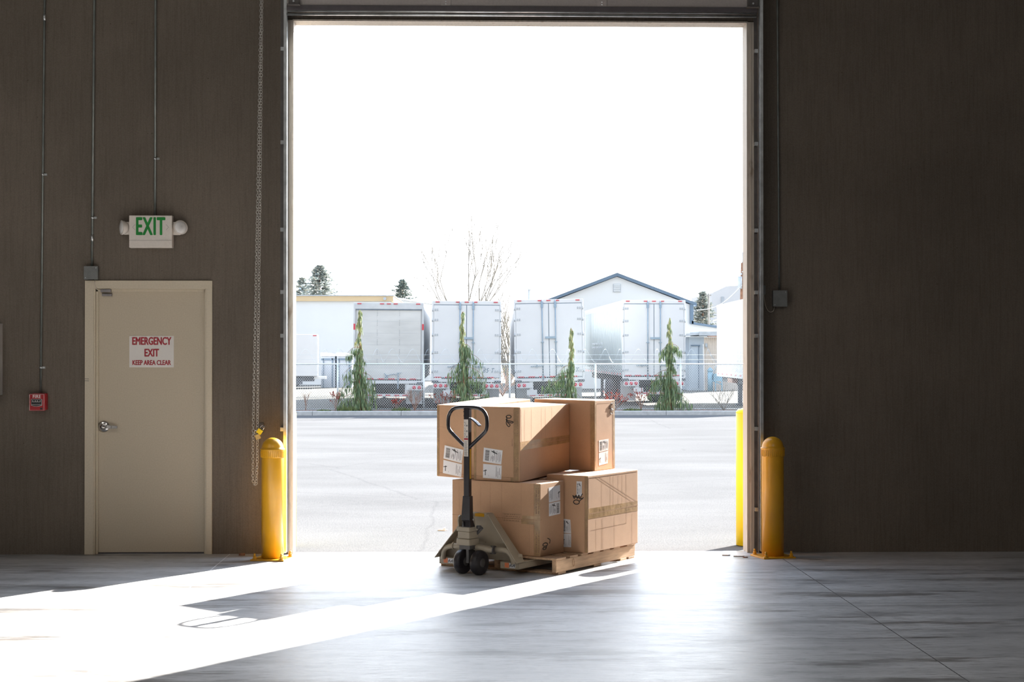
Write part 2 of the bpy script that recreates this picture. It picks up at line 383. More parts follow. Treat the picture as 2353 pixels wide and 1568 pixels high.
# ------------------------------------------------------------------ room shell
W0, W1 = 13.32, 13.50                     # inner and outer face of the tilt-up wall
XL, XR, OH = -1.431, 2.236, 4.289         # big opening, 12 x 14 ft
DL, DR, DH = -3.035, -2.100, 2.135        # hole for the personnel door
RX0, RX1, RY0, RZ = -11., 15., -10., 7.5
def structure(o): o['kind'] = 'structure'; return o
m = MB()
m.box(RX0, DL, W0, W1, -.3, RZ); m.box(DL, DR, W0, W1, DH, RZ); m.box(DR, XL, W0, W1, -.3, RZ)
m.box(XL, XR, W0, W1, OH, RZ); m.box(XR, RX1, W0, W1, -.3, RZ)
structure(m.build('wall_front', M_wall))
structure(MB().box(RX0, RX1, RY0, 13.42, -.25, 0).build('floor', M_floor))
structure(MB().box(RX0, RX1, RY0, W1, RZ, RZ + .2).build('ceiling', M_ceil))
structure(MB().box(RX0 - .2, RX0, RY0, W1, -.25, RZ + .2).build('wall_left', M_int))
structure(MB().box(RX1, RX1 + .2, RY0, W1, -.25, RZ + .2).build('wall_right', M_int))
structure(MB().box(RX0, RX1, RY0 - .2, RY0, -.25, RZ + .2).build('wall_back', M_int))
# jamb and header trim of the big opening
m = MB(); m.box(XL - .037, XL - .006, W0 - .011, W0 + .0, 0, OH); m.box(XL - .006, XL + .006, W0 - .012, W1 + .01, 0, OH); m.box(XL - .022, XL - .016, W0 - .015, W0 - .010, 0, OH)
structure(m.build('trim_1', M_jamb))
m = MB(); m.box(XR + .006, XR + .052, W0 - .011, W0, 0, OH); m.box(XR - .006, XR + .006, W0 - .012, W1 + .01, 0, OH); m.box(XR + .024, XR + .030, W0 - .015, W0 - .010, 0, OH)
structure(m.build('trim_2', M_jamb))
structure(MB().box(XL, XR, W0 - .012, W1, OH - .006, OH + .006).build('trim_3', M_jamb))

# ------------------------------------------------------------------ overhead door, rolled up
door = thing('overhead_door', 'brown-grey sectional overhead door raised above the big loading opening', 'door', ((XL + XR) / 2, 13.2, 4.31))
dl = door.location
def part(mb, name, m, parent, **k):
    """vertices given in world space -> part of an unrotated thing"""
    off = Vector(parent.location)
    p = parent.parent
    while p: off = off + Vector(p.location); p = p.parent
    mb.v = [p - off for p in mb.v]
    return mb.build(name, m, parent, **k)
m = MB(); m.box(XL - .03, XR + .05, 13.165, 13.215, 4.375, 4.90); m.box(XL - .03, XR + .05, 13.16, 13.165, 4.86, 4.875)
part(m, 'door_panel', M_doorpanel, door, bevel=.003)
m = MB(); m.box(XL - .033, XR + .053, 13.155, 13.225, 4.335, 4.378)
part(m, 'bottom_channel', M_seal, door, bevel=.003)
m = MB(); m.cyl((XL - .03, 13.165, 4.333), (XR + .05, 13.165, 4.333), .008, 12); m.cyl((XL - .035, 13.175, 4.308), (XR + .05, 13.175, 4.308), .010, 12)
part(m, 'bottom_retainer', M_galv, door)
for x in (-.20, 1.045):
    m = MB(); m.box(x - .04, x + .04, 13.158, 13.166, 4.378, 4.88); st = part(m, 'door_stile', M_doorpanel, door, bevel=.001)
    m = MB()
    for zz in (4.392, 4.412): m.cyl((x, 13.158, zz), (x, 13.152, zz), .005, 8)
    part(m, 'screw', M_galv, st)
for x0, x1 in ((-1.447, -1.362), (2.208, 2.292)):
    m = MB(); m.box(x0, x1, 13.12, 13.16, 4.375, 4.60); m.box(x0 - .01, x1 + .01, 13.105, 13.16, 4.368, 4.378)
    bk = part(m, 'corner_bracket', M_darksteel, door, bevel=.002)
    m = MB(); m.cyl(((x0 + x1) / 2, 13.12, 4.40), ((x0 + x1) / 2, 13.112, 4.40), .008, 8); part(m, 'bolt', M_galv, bk)

for s, x0, lab in ((-1, -1.492, 'galvanized door track left of the opening behind the left bollard'), (1, 2.319, 'galvanized door track right of the opening beside the right bollard')):
    t = thing('door_track', lab, 'door track', (x0, 13.25, 0))
    m = MB(); xa, xb = (x0, x0 + .026)
    m.box(xa, xb, 13.20, 13.204, .02, 5.2); m.box(xa if s < 0 else xb - .004, xa + .004 if s < 0 else xb, 13.204, 13.27, .02, 5.2); m.box(xa, xb, 13.266, 13.27, .02, 5.2)
    part(m, 'track_channel', M_galv, t, bevel=.001)
    m = MB()
    if s < 0: m.box(x0 - .038, x0, W0 - .006, W0, .0, 5.2); m.box(x0 - .004, x0, 13.25, W0 - .006, .0, 5.2)
    else: m.box(x0 - .032, x0, W0 - .006, W0, 0, 5.2); m.box(x0 - .004, x0, 13.25, W0, 0, 5.2)
    an = part(m, 'wall_angle', M_darksteel, t, bevel=.001)
    m = MB()
    for zz in (.35, 1.0, 1.75, 2.1, 2.6, 3.3, 4.05):
        xx = x0 - .02 if s < 0 else x0 - .018
        m.cyl((xx, W0 - .006, zz), (xx, W0 - .016, zz), .007, 8)
        m.box(xx - .012, xx + .03, 13.27, W0 - .006, zz - .015, zz + .015)
        part(m, 'track_bolt', M_galv, t); m = MB()

# hand chain ---------------------------------------------------------------
def chain_mesh(pts, link=.030, wd=.0105, r=.0023):
    """alternate oval links along a polyline"""
    m = MB(); L_ = 0; segs = []
    for a, b in zip(pts, pts[1:]): segs.append((Vector(a), Vector(b), (Vector(b) - Vector(a)).length))
    tot = sum(s[2] for s in segs); n = int(tot / (link * .74)); k = 0
    for i in range(n):
        d = (i + .5) * tot / n; acc = 0
        for a, b, l in segs:
            if d <= acc + l: break
            acc += l
        t = (b - a).normalized(); c = a + t * (d - acc)
        ang = (i % 2) * pi / 2 + .6 + random.uniform(-.25, .25)
        ref = Vector((0, 1, 0)) if abs(t.y) < .9 else Vector((1, 0, 0))
        x = t.cross(ref).normalized(); y = t.cross(x); s = x * cos(ang) + y * sin(ang)
        ring = []
        for q in range(12):
            th = 2 * pi * q / 12
            ring.append(c + t * (sin(th) * link * .5) + s * (cos(th) * wd * (1 if abs(sin(th)) < .8 else .9)))
        m.tube(ring, r, 5, closed=True)
    return m
ch = chain_mesh([(-1.652, 13.17, 5.3), (-1.66, 13.17, 4.4), (-1.672, 13.17, 3.0), (-1.688, 13.17, 1.6), (-1.695, 13.17, .72), (-1.702, 13.17, .575), (-1.715, 13.17, .565), (-1.727, 13.17, .60), (-1.727, 13.17, .9), (-1.715, 13.17, 1.6), (-1.690, 13.17, 3.0), (-1.668, 13.17, 4.4), (-1.660, 13.17, 5.3)])
o = ch.build('hoist_chain', M_chain, loc=(-1.70, 13.17, .56))
tag(o, 'long steel hand chain looped down the wall left of the opening', 'chain')
kp = thing('chain_keeper', 'dark steel chain keeper bolted to the wall behind the hanging chain', 'chain keeper', (-1.68, W0, 1.02))
part(MB().box(-1.70, -1.66, 13.31, W0, .97, 1.05), 'wall_plate', M_darksteel, kp, bevel=.002)
part(MB().tube([(-1.68, 13.31, 1.01), (-1.68, 13.22, 1.01), (-1.665, 13.15, 1.025), (-1.63, 13.14, 1.03)], .008, 8), 'hook', M_darksteel, kp)
def padlock(loc, tilt, ml, lab):
    t = thing('padlock', lab, 'padlock', loc, group='padlocks on the hoist chain')
    R = Matrix.Rotation(tilt, 4, 'Y')
    m = MB(); m.box(-.021, .021, -.010, .010, -.038, .0, R); m.build('lock_body', ml, t, bevel=.003)
    pts = [R @ Vector((-.013, 0, 0)), R @ Vector((-.013, 0, .022))] + [R @ Vector((-.013 * cos(a), 0, .022 + .013 * sin(a))) for a in (.6, 1.2, 1.57, 2.0, 2.6)] + [R @ Vector((.013, 0, .022)), R @ Vector((.013, 0, 0))]
    MB().tube(pts, .0035, 8).build('shackle', M_chrome, t)
padlock((-1.662, 13.145, 1.005), .6, M_yellow_out, 'yellow-covered padlock hanging on the hoist chain, upper of the two')
padlock((-1.693, 13.145, .965), -.35, M_brass, 'brown brass padlock hanging on the hoist chain, lower of the two')

# ------------------------------------------------------------------ personnel door (door_1)
d1 = bpy.data.objects.new('door_1', None); col.objects.link(d1); d1.location = (-2.565, W0, 0); d1['kind'] = 'structure'
tag(d1, 'tan painted steel emergency exit door in a tan frame', 'door')
OL, OR_, IL, IR = -3.087, -2.073, -3.012, -2.124
m = MB()
for (a, b) in ((OL, IL - .004), (IR + .004, OR_)):
    m.box(a, b, W0 - .014, W0 + .01, 0, 2.192)
m.box(IL - .006, IR + .006, W0 - .0138, W0 + .01, 2.128, 2.192)
m.box(IL - .008, IL + .006, W0 - .008, W0 + .12, 0, 2.135); m.box(IR - .006, IR + .008, W0 - .008, W0 + .12, 0, 2.135); m.box(IL, IR, W0 - .008, W0 + .12, 2.124, 2.137)
m.box(IL + .006, IL + .024, W0 + .018, W0 + .12, 0, 2.124); m.box(IR - .016, IR - .006, W0 + .018, W0 + .12, 0, 2.124); m.box(IL + .006, IR - .006, W0 + .018, W0 + .12, 2.104, 2.124)
part(m, 'door_frame', M_framepaint, d1, bevel=.0015)
m = MB(); m.box(IL + .012, IR - .008, W0 + .034, W0 + .078, .012, 2.115); part(m, 'door_leaf', M_doorpaint, d1, bevel=.001)
hz, hx = 1.021, -2.945
m = MB(); Rx = Matrix.Rotation(pi / 2, 4, 'X')
m.lathe([(.0, 0), (.047, 0), (.047, .004), (.040, .010), (.030, .014), (.018, .016), (.016, .045), (.017, .056), (.0, .056)], 28, c=(hx, W0 + .034, hz), M=Rx)
hd = part(m, 'door_handle', M_chrome, d1)
m = MB(); pts = [(hx, W0 - .016, hz), (hx + .03, W0 - .020, hz + .001), (hx + .07, W0 - .018, hz - .002), (hx + .118, W0 - .010, hz - .004)]
for (a, b, w0, w1) in zip(pts, pts[1:], (.019, .016, .014), (.016, .014, .010)):
    a = Vector(a); b = Vector(b)
    m.hexa([a + Vector((0, 0, -w0)), b + Vector((0, 0, -w1)), b + Vector((0, .01, -w1)), a + Vector((0, .01, -w0)), a + Vector((0, 0, w0)), b + Vector((0, 0, w1)), b + Vector((0, .01, w1)), a + Vector((0, .01, w0))])
part(m, 'lever', M_chrome, hd, bevel=.003)
m = MB(); m.lathe([(0, 0), (.009, 0), (.009, .003), (0, .003)], 16, c=(hx, W0 - .018, hz), M=Rx); part(m, 'key_cylinder', M_darksteel, hd)
m = MB(); m.box(IL + .012, IR - .008, W0 + .040, W0 + .075, .001, .012); part(m, 'threshold_gap', M_seal, d1)
m = MB()
for zz in (1.405, 1.39): m.bar((OL - .002, W0 - .015, zz), (OL + .034, W0 - .0155, zz - .002), .003, .0035)
part(m, 'scratch_mark', M_darksteel, d1)

def sign_rect(x0, x1, z0, z1, y, th, m, name, label, cat, bev=.006):
    t = thing(name, label, cat, ((x0 + x1) / 2, y, z0))
    mb = MB(); mb.box(x0, x1, y - th, y, z0, z1); part(mb, 'plate', m, t, bevel=bev)
    return t
sy = W0 + .034
es = sign_rect(-2.742, -2.386, 1.496, 1.749, sy, .003, M_signwhite, 'safety_sign', 'white EMERGENCY EXIT sign with dark red letters on the tan door', 'sign', .0012)
cx = 0
for body, s, z, xs, b in (('EMERGENCY', .086, .2085, .635, .0026), ('EXIT', .086, .1145, .66, .0026), ('KEEP AREA CLEAR', .054, .036, .70, .0016)):
    text('lettering', body, s, (cx, -.0042, z), M_signred, es, bold=b, xs=xs)
m = MB()
for x in (-.162, .162):
    for z in (.013, .24): m.cyl((x, -.003, z), (x, -.0045, z), .004, 8)
m.build('screw', M_galv, es)

# door contact sensor + cable
ds = thing('door_sensor', 'small grey door contact sensor above the door with a thin cable', 'sensor', (-2.93, W0, 2.09))
part(MB().box(-2.962, -2.882, W0 - .018, W0 + .018, 2.098, 2.122), 'sensor_body', M_sensor, ds, bevel=.003)
part(MB().box(-2.958, -2.878, W0 + .010, W0 + .033, 2.068, 2.088), 'magnet', M_sensor, ds, bevel=.003)
part(MB().tube([(-3.005, W0 - .022, 2.205), (-3.006, W0 - .022, 2.165), (-2.998, W0 - .022, 2.13), (-2.985, W0 - .020, 2.118), (-2.96, W0 - .012, 2.114)], .0032, 6), 'cable', M_cable, ds)

# conduits ------------------------------------------------------------------
def conduit(xb, xt, z0, z1, r, clamps, lab, couple=()):
    t = thing('conduit', lab, 'conduit', (xb, W0, z0))
    y = W0 - r - .004
    part(MB().cyl((xb, y, z0), (xt, y, z1), r, 16), 'pipe', M_conduit, t)
    for zc in clamps:
        x = xb + (xt - xb) * (zc - z0) / (z1 - z0)
        m = MB(); m.cyl((x, y, zc - .008), (x, y, zc + .008), r + .003, 16); m.box(x + r, x + r + .024, W0 - .010, W0 - .001, zc - .008, zc + .008); m.cyl((x + r + .014, W0 - .010, zc), (x + r + .014, W0 - .018, zc), .005, 8)
        part(m, 'clamp', M_galv, t)
    for zc in couple:
        x = xb + (xt - xb) * (zc - z0) / (z1 - z0)
        part(MB().cyl((x, y, zc - .025), (x, y, zc + .025), r + .003, 16), 'coupling', M_galv, t)
    return t
conduit(-3.437, -3.398, 1.286, 6.2, .0085, (1.495, 3.04), 'thin steel conduit running up the wall from the red fire alarm', (4.3,))
conduit(-3.031, -3.004, 2.304, 6.2, .0095, (2.695,), 'steel conduit running up the wall from the grey box at the door corner', (2.53,))
conduit(-2.530, -2.527, 2.70, 6.2, .0095, (3.17,), 'steel conduit running up the wall from the EXIT sign')
conduit(2.492, 2.470, 2.115, 6.2, .0075, (), 'thin conduit running down the dark wall right of the opening')
def jbox(x0, x1, z0, z1, d, lab):
    t = thing('junction_box', lab, 'junction box', ((x0 + x1) / 2, W0, z0))
    part(MB().box(x0, x1, W0 - d, W0, z0, z1), 'box_body', M_greybox, t, bevel=.002)
    cv = part(MB().box(x0 - .002, x1 + .002, W0 - d - .003, W0 - d, z0 - .002, z1 + .002), 'cover', M_greybox, t, bevel=.001)
    m = MB()
    for (x, z) in ((x1 - .012, z1 - .012), (x0 + .012, z0 + .012)): m.cyl((x, W0 - d - .003, z), (x, W0 - d - .006, z), .004, 8)
    part(m, 'cover_screw', M_galv, cv)
jbox(-3.085, -2.978, 2.200, 2.303, .05, 'square grey junction box at the upper left corner of the tan door')
jbox(2.437, 2.548, 1.988, 2.115, .05, 'square grey junction box on the dark wall right of the opening')
ls = thing('limit_sensor', 'small grey sensor beside the right door track with a looped wire', 'sensor', (2.357, W0, 2.08))
part(MB().box(2.341, 2.377, W0 - .035, W0, 2.084, 2.158), 'sensor_body', M_greybox, ls, bevel=.002)
pts = [(2.367, W0 - .018, 2.084)] + [(2.367 + .085 * (1 - cos(a)) * .62, W0 - .018, 2.084 - .142 * sin(a)) for a in (.3, .6, .9, 1.2, 1.5)] + [(2.432, W0 - .018, 1.944), (2.444, W0 - .02, 1.953), (2.452, W0 - .03, 1.99)]
part(MB().tube(pts, .0024, 6), 'cable', M_cable, ls)

# EXIT sign -----------------------------------------------------------------
ex = thing('exit_sign', 'off-white lit EXIT sign box with green letters and two lamp heads above the door', 'sign', (-2.55, W0, 2.45))
x0, x1, z0, z1 = -2.724, -2.382, 2.452, 2.709
hs = part(MB().box(x0, x1, W0 - .075, W0, z0, z1), 'housing', M_offwhite, ex, bevel=.004)
part(MB().box(x0 + .002, x1 - .002, W0 - .0765, W0 - .075, z0 + .058, z0 + .0595), 'cover_seam', M_sensor, hs)
text('lettering', 'EXIT', .200, (-.005, -.0765, .165), M_green, ex, bold=.0048, xs=.52, space=1.12)
m = MB()
for sgn in (-1, 1):
    cxx = -2.553 + sgn * .135; 
    for dz in (.022, -.022): m.bar((cxx + sgn * .008, W0 - .0762, 2.615), (cxx - sgn * .012, W0 - .0762, 2.615 + dz), .002, .0008, up=(0, 1, 0))
part(m, 'chevron', M_sensor, hs)
for sgn, xc, ya in ((-1, -2.772, radians(62)), (1, -2.322, radians(-30))):
    m = MB()
    xa, xb = (xc, x0) if sgn < 0 else (x1, xc)
    m.box(min(xa, xb), max(xa, xb), W0 - .05, W0 - .02, 2.556, 2.66)
    ba = part(m, 'lamp_bracket', M_offwhite, ex, bevel=.006)
    c = Vector((xc, W0 - .06, 2.612))
    aim = Vector((-sin(ya) if sgn < 0 else .45, -cos(ya) if sgn < 0 else -.8, .0 if sgn < 0 else .15)).normalized()
    q = aim.to_track_quat('Z', 'Y').to_matrix().to_4x4()
    m = MB(); m.lathe([(0, -.042), (.022, -.040), (.042, -.026), (.054, -.006), (.058, .012), (.059, .016), (.053, .017)], 28, M=q, c=c)
    lh = part(m, 'lamp_head', M_offwhite, ex)
    m = MB(); m.lathe([(0, .010), (.052, .012), (.046, .020), (.028, .027), (0, .029)], 28, M=q, c=c); part(m, 'lens', M_lens, lh)

# FIRE pull station ---------------------------------------------------------
fa = thing('fire_alarm', 'red FIRE pull station on the wall left of the tan door', 'fire alarm', (-3.448, W0, 1.15))
part(MB().box(-3.492, -3.381, W0 - .06, W0, 1.158, 1.290), 'back_box', M_firered, fa, bevel=.006)
fp = part(MB().box(-3.512, -3.388, W0 - .078, W0 - .058, 1.151, 1.287), 'face_plate', M_firered, fa, bevel=.004)
y = W0 - .0785
m = MB()
for (a, b) in (((-3.507, 1.156), (-3.393, 1.156)), ((-3.393, 1.156), (-3.393, 1.282)), ((-3.393, 1.282), (-3.507, 1.282)), ((-3.507, 1.282), (-3.507, 1.156))):
    m.bar((a[0], y, a[1]), (b[0], y, b[1]), .001, .0022, up=(0, 1, 0)) if a[0] != b[0] else m.bar((a[0], y, a[1]), (b[0], y, b[1]), .001, .0022, up=(1, 0, 0))
def poly_xz(pts, y, d): return [(p[0], y, p[1]) for p in pts], (0, d, 0)
pp, d = poly_xz([(-3.494, 1.245), (-3.408, 1.245), (-3.408, 1.194), (-3.43, 1.187), (-3.451, 1.185), (-3.472, 1.187), (-3.494, 1.194)], y - .0005, -.004)
part(m, 'white_border', M_white_txt, fa)
hb = part(MB().prism(pp, d), 'handle_border', M_white_txt, fa)
pp, d = poly_xz([(-3.491, 1.242), (-3.411, 1.242), (-3.411, 1.196), (-3.431, 1.190), (-3.451, 1.188), (-3.471, 1.190), (-3.491, 1.196)], y - .0045, -.006)
hh = part(MB().prism(pp, d), 'pull_handle', M_black, fa)
m = MB(); m.box(-3.491, -3.411, y - .0112, y - .0104, 1.199, 1.2015)
for x in (-3.483, -3.462, -3.445, -3.423): m.box(x, x + .006, y - .0112, y - .0104, 1.228, 1.234)
m.box(-3.484, -3.418, y - .0112, y - .0104, 1.222, 1.224)
part(m, 'handle_marking', M_white_txt, hh)
text('lettering', 'FIRE', .036, (-3.451 + 3.448, -.0790, 1.264 - 1.15), M_white_txt, fa, bold=.0006, xs=.92, space=1.1)
part(MB().cyl((-3.414, W0 - .078, 1.169), (-3.414, W0 - .083, 1.169), .009, 16), 'key_lock', M_black, fa)

# wall panel cut by the left frame edge
pb = thing('wall_cabinet', 'pale grey wall cabinet at the left edge beyond the fire alarm', 'cabinet', (-3.98, W0, 1.276))
part(MB().box(-4.22, -3.742, W0 - .10, W0, 1.276, 1.847), 'cabinet_body', M_cab, pb, bevel=.004)
part(MB().box(-4.21, -3.75, W0 - .112, W0 - .10, 1.286, 1.837), 'cabinet_door', M_cab, pb, bevel=.003)
m = MB()
for zz in (1.42, 1.71): m.cyl((-3.766, W0 - .112, zz), (-3.766, W0 - .119, zz), .007, 10)
part(m, 'latch_screw', M_galv, pb)

# bollards --------------------------------------------------------------------
def bollard(x, y, rz, lab, full=True, h=.95, grp='yellow bollards inside the opening'):
    t = thing('bollard', lab, 'bollard', (x, y, 0), rz, grp)
    r = .0865
    MB().lathe([(r, .012), (r, h - .12), (r * .98, h - .10), (0, h - .10)], 48).build('post', M_yellow, t)
    rc = .095
    prof = [(r - .002, h - .155), (rc - .004, h - .155), (rc - .002, h - .10), (rc + .001, h - .094), (rc + .001, h - .088), (rc - .008, h - .082)]
    for k in range(1, 10):
        a = k / 9 * pi / 2; prof.append(((rc - .010) * cos(a) if k < 9 else .0005, h - .082 + .082 * sin(a)))
    cp = MB().lathe(prof, 48).build('cap', M_yellow, t)
    m = MB()
    for k in range(36):
        a = 2 * pi * k / 36; m.bar(((rc - .003) * cos(a), (rc - .003) * sin(a), h - .15), ((rc - .0015) * cos(a), (rc - .0015) * sin(a), h - .104), .006, .003, up=(cos(a), sin(a), 0))
    m.build('cap_rib', M_yellow, cp)
    MB().box(-.135, .135, -.135, .135, 0, .012).build('base_plate', M_yellow, t, bevel=.002)
    for sx in (-1, 1):
        for sy_ in (-1, 1):
            m = MB(); c = (sx * .108, sy_ * .108)
            m.lathe([(0, .012), (.021, .012), (.021, .016), (.0, .016)], 16, c=(c[0], c[1], 0))
            m.lathe([(0, .016), (.015, .016), (.015, .034), (.011, .037), (0, .037)], 6, c=(c[0], c[1], 0), smooth=False)
            m.lathe([(0, .037), (.008, .037), (.008, .055), (.0, .056)], 12, c=(c[0], c[1], 0))
            m.build('anchor_bolt', M_yellow, t)
bollard(-1.548, 12.965, radians(-12), 'yellow dome-capped bollard left of the opening beside the hanging chain')
bollard(2.385, 13.02, radians(14), 'yellow dome-capped bollard right of the opening against the dark wall')
for x, y, lab in ((2.365, 14.02, 'bright yellow bollard outside on the asphalt, behind the right jamb'), (-1.585, 14.02, 'yellow bollard outside, a thin sliver showing past the left jamb')):
    t = thing('bollard', lab, 'bollard', (x, y, -.02), group='yellow bollards outside the opening')
    MB().lathe([(.11, 0), (.11, 1.12)], 48).build('sleeve', M_yellow_out, t)
    MB().lathe([(.11, 1.12), (.109, 1.132), (.095, 1.150), (.05, 1.163), (.0005, 1.166)], 48).build('cap', M_yellow_out, t)

# floor debris by the right jamb and left bollard
random.seed(5)
for i, (x, y, s, lab) in enumerate([(2.12, 13.05, .05, 'flat grey chip of debris on the floor beside the right bollard plate'), (2.03, 13.12, .04, 'small pale scrap on the floor nearest the opening at the right jamb'), (2.16, 12.98, .028, 'tiny dark crumb on the floor in front of the right jamb'), (-1.82, 13.2, .035, 'small dark crumpled scrap at the wall foot left of the left bollard')]):
    m = MB(); n = 7
    pts = [(x + s * random.uniform(.6, 1) * cos(2 * pi * k / n), y + .5 * s * random.uniform(.6, 1) * sin(2 * pi * k / n), .001) for k in range(n)]
    m.prism(pts, (0.002, 0, .006 if i < 3 else .02)); o = m.build('debris', M_litter if i < 2 else M_bark, loc=(x, y, 0)); tag(o, lab, 'debris', 'debris at the door')
# ------------------------------------------------------------------ pallet
O = (.62, 11.981); RZA = radians(56.6)
pal = thing('wooden_pallet', 'worn wooden pallet under the stacked cartons with the jack forks inside it', 'pallet', (O[0], O[1], 0), RZA)
PW = 1.03
for y0 in (0, PW / 2 - .019, PW - .038):
    MB().box(0, 1.22, y0, y0 + .038, .016, .105).build('stringer', M_wood, pal, bevel=.003)
for x0, x1 in ((-.004, .137), (.20, .318), (.365, .463), (.54, .64), (.70, .80), (.86, .96), (1.08, 1.222)):
    MB().box(x0, x1, -.003 + random.uniform(-.004, .003), PW + random.uniform(-.003, .004), .105, .1205).build('deck_board', M_wood, pal, bevel=.002)
for x0, x1 in ((.025, .135), (.56, .66), (.975, 1.075), (1.11, 1.205)):
    MB().box(x0, x1, -.002, PW + .002, 0, .016).build('bottom_board', M_wood, pal, bevel=.002)
m = MB()
for k in range(9):
    a = 2 * pi * k / 9; b = 2 * pi * (k + 1) / 9
    m.bar((.245 + .014 * cos(a), -.0008, .067 + .03 * sin(a)), (.245 + .014 * cos(b), -.0008, .067 + .03 * sin(b)), .002, .004, up=(0, 1, 0))
m.build('wood_knot', M_crease, pal)

# ------------------------------------------------------------------ pallet jack
jk = thing('pallet_jack', 'hand pallet jack with cream enamel frame and black loop handle standing at the pallet front', 'pallet jack', (O[0], O[1], 0), RZA)
VC = .556
for s in (-1, 1):
    c = VC + s * .268
    m = MB(); m.box(-.185, 1.02, c - .078, c + .078, .088, .098); m.box(-.185, 1.02, c - .078, c - .070, .046, .089); m.box(-.185, 1.02, c + .070, c + .078, .046, .089)
    m.box(-.185, -.178, c - .078, c + .078, .046, .098); m.prism([(1.02, c - .078, .046), (1.02, c - .078, .098), (1.12, c - .05, .07), (1.12, c - .05, .05)], (0, .03, 0))
    fk = m.build('fork', M_jack, jk, bevel=.003)
    m = MB(); m.box(-.1862, -.185, c - .052, c - .0 if s > 0 else c - .002, .055, .090); m.build('warning_sticker', M_label, fk)
    m = MB(); m.box(-.1862, -.185, c + .002, c + .038, .055, .090); m.build('warning_sticker', M_orange, fk)
    m = MB()
    for q in range(5): m.box(-.1868, -.1862, c - .046 + q * .009, c - .041 + q * .009, .060 + .005 * (q % 2), .083 - .006 * (q % 3))
    m.build('sticker_print', M_black_ink, fk)
    m = MB(); m.cyl((.98, c - .03, .040), (.98, c + .03, .040), .036, 20); m.build('load_roller', M_rubber, jk)
    # lug with two bolts
    m = MB(); yy = VC + s * .345
    m.prism([(-.165, yy - s * .02, .098), (-.10, yy - s * .02, .098), (-.115, yy - s * .02, .15), (-.15, yy - s * .02, .158), (-.165, yy - s * .02, .14)], (0, s * .012, 0))
    m.build('side_lug', M_jack, jk, bevel=.002)
# A-frame: back plate and two sloping flanges
m = MB()
m.prism([(-.135, .20, .098), (-.135, .912, .098), (-.135, .635, .432), (-.135, .477, .432)], (.010, 0, 0))
m.build('back_plate', M_jack, jk, bevel=.002)
for s, p0, p1 in ((-1, (.198, .096), (.470, .432)), (1, (.914, .096), (.642, .432))):
    y0, z0 = p0; y1, z1 = p1; nx = Vector((0, z1 - z0, -(y1 - y0))).normalized() * .007 * (1 if s < 0 else -1)
    m = MB()
    m.hexa([Vector((-.235, y0, z0)), Vector((-.125, y0, z0)), Vector((-.125, y0, z0)) - nx * 1.0 * (-s), Vector((-.235, y0, z0)) - nx * (-s),
            Vector((-.200, y1, z1)), Vector((-.125, y1, z1)), Vector((-.125, y1, z1)) - nx * (-s), Vector((-.200, y1, z1)) - nx * (-s)])
    m.build('sloping_flange', M_jack, jk, bevel=.002)
m = MB(); m.prism([(-.205, .470, .430), (-.125, .470, .430), (-.125, .642, .430), (-.205, .642, .430)], (0, 0, .010)); cpj = m.build('top_cap', M_jack, jk, bevel=.004)
m = MB(); m.prism([(-.207, .51, .4405), (-.17, .49, .4405), (-.17, .53, .4405), (-.207, .55, .4405)], (0, 0, .001)); m.box(-.2075, -.2055, .49, .57, .415, .438); m.build('yellow_sticker', M_yellow, cpj)
# pump and steering group, rotated a little about the kingpin
TH = radians(-3); PC = Vector((-.289, .578, 0)); RP = Matrix.Translation(PC) @ Matrix.Rotation(TH, 4, 'Z')
def P3(x, y, z): return RP @ Vector((x, y, z))
m = MB(); m.box(-.062, .060, -.060, .060, .214, .262, RP); m.build('pump_collar', M_jack, jk, bevel=.006)
m = MB(); m.box(-.054, .056, -.052, .052, .262, .316, RP); m.build('pump_body', M_jack, jk, bevel=.005)
m = MB(); m.box(-.062, .02, -.058, .058, .316, .350, RP); m.cyl(P3(.02, 0, .30), P3(.02, 0, .42), .030, 20); m.build('pump_collar', M_jack, jk, bevel=.005)
for s in (-1, 1):
    m = MB(); pts = [(-.045, .345), (.012, .345), (.012, .40), (-.004, .424), (-.024, .432), (-.044, .420), (-.052, .395)]
    m.prism([P3(x, s * .046, z) for x, z in pts], P3(0, s * .058, 0) - P3(0, s * .046, 0)); er = m.build('pivot_ear', M_jack, jk, bevel=.002)
    m = MB(); m.cyl(P3(-.022, s * .056, .402), P3(-.022, s * .066, .402), .009, 10); m.build('pivot_bolt', M_galv, er)
m = MB(); m.cyl(P3(.05, -.03, .28), P3(.05, -.09, .34), .012, 12); m.cyl(P3(.02, -.07, .345), P3(.02, -.10, .345), .014, 12); m.build('release_valve', M_darksteel, jk)
for s in (-1, 1):
    m = MB(); q = Matrix.Translation(P3(.012, s * .0745 - .02, .0895)) @ Matrix.Rotation(TH, 4, 'Z') @ Matrix.Rotation(pi / 2, 4, 'X')
    m.lathe([(.02, -.030), (.072, -.030), (.083, -.026), (.089, -.016), (.0895, 0), (.089, .016), (.083, .026), (.072, .030), (.02, .030)], 40, M=q)
    wl = m.build('steer_wheel', M_rubber, jk)
    m = MB(); m.lathe([(0, -.031), (.032, -.031), (.034, -.026), (.034, .026), (.032, .031), (0, .031)], 24, M=q); hb_ = m.build('wheel_hub', M_darksteel, wl)
m = MB(); m.cyl(P3(.012, -.115, .0895), P3(.012, .075, .0895), .012, 14); m.box(-.03, .05, -.030, -.006, .085, .20, RP); m.box(-.045, .055, -.05, .045, .185, .214, RP); m.build('steering_yoke', M_darksteel, jk, bevel=.002)
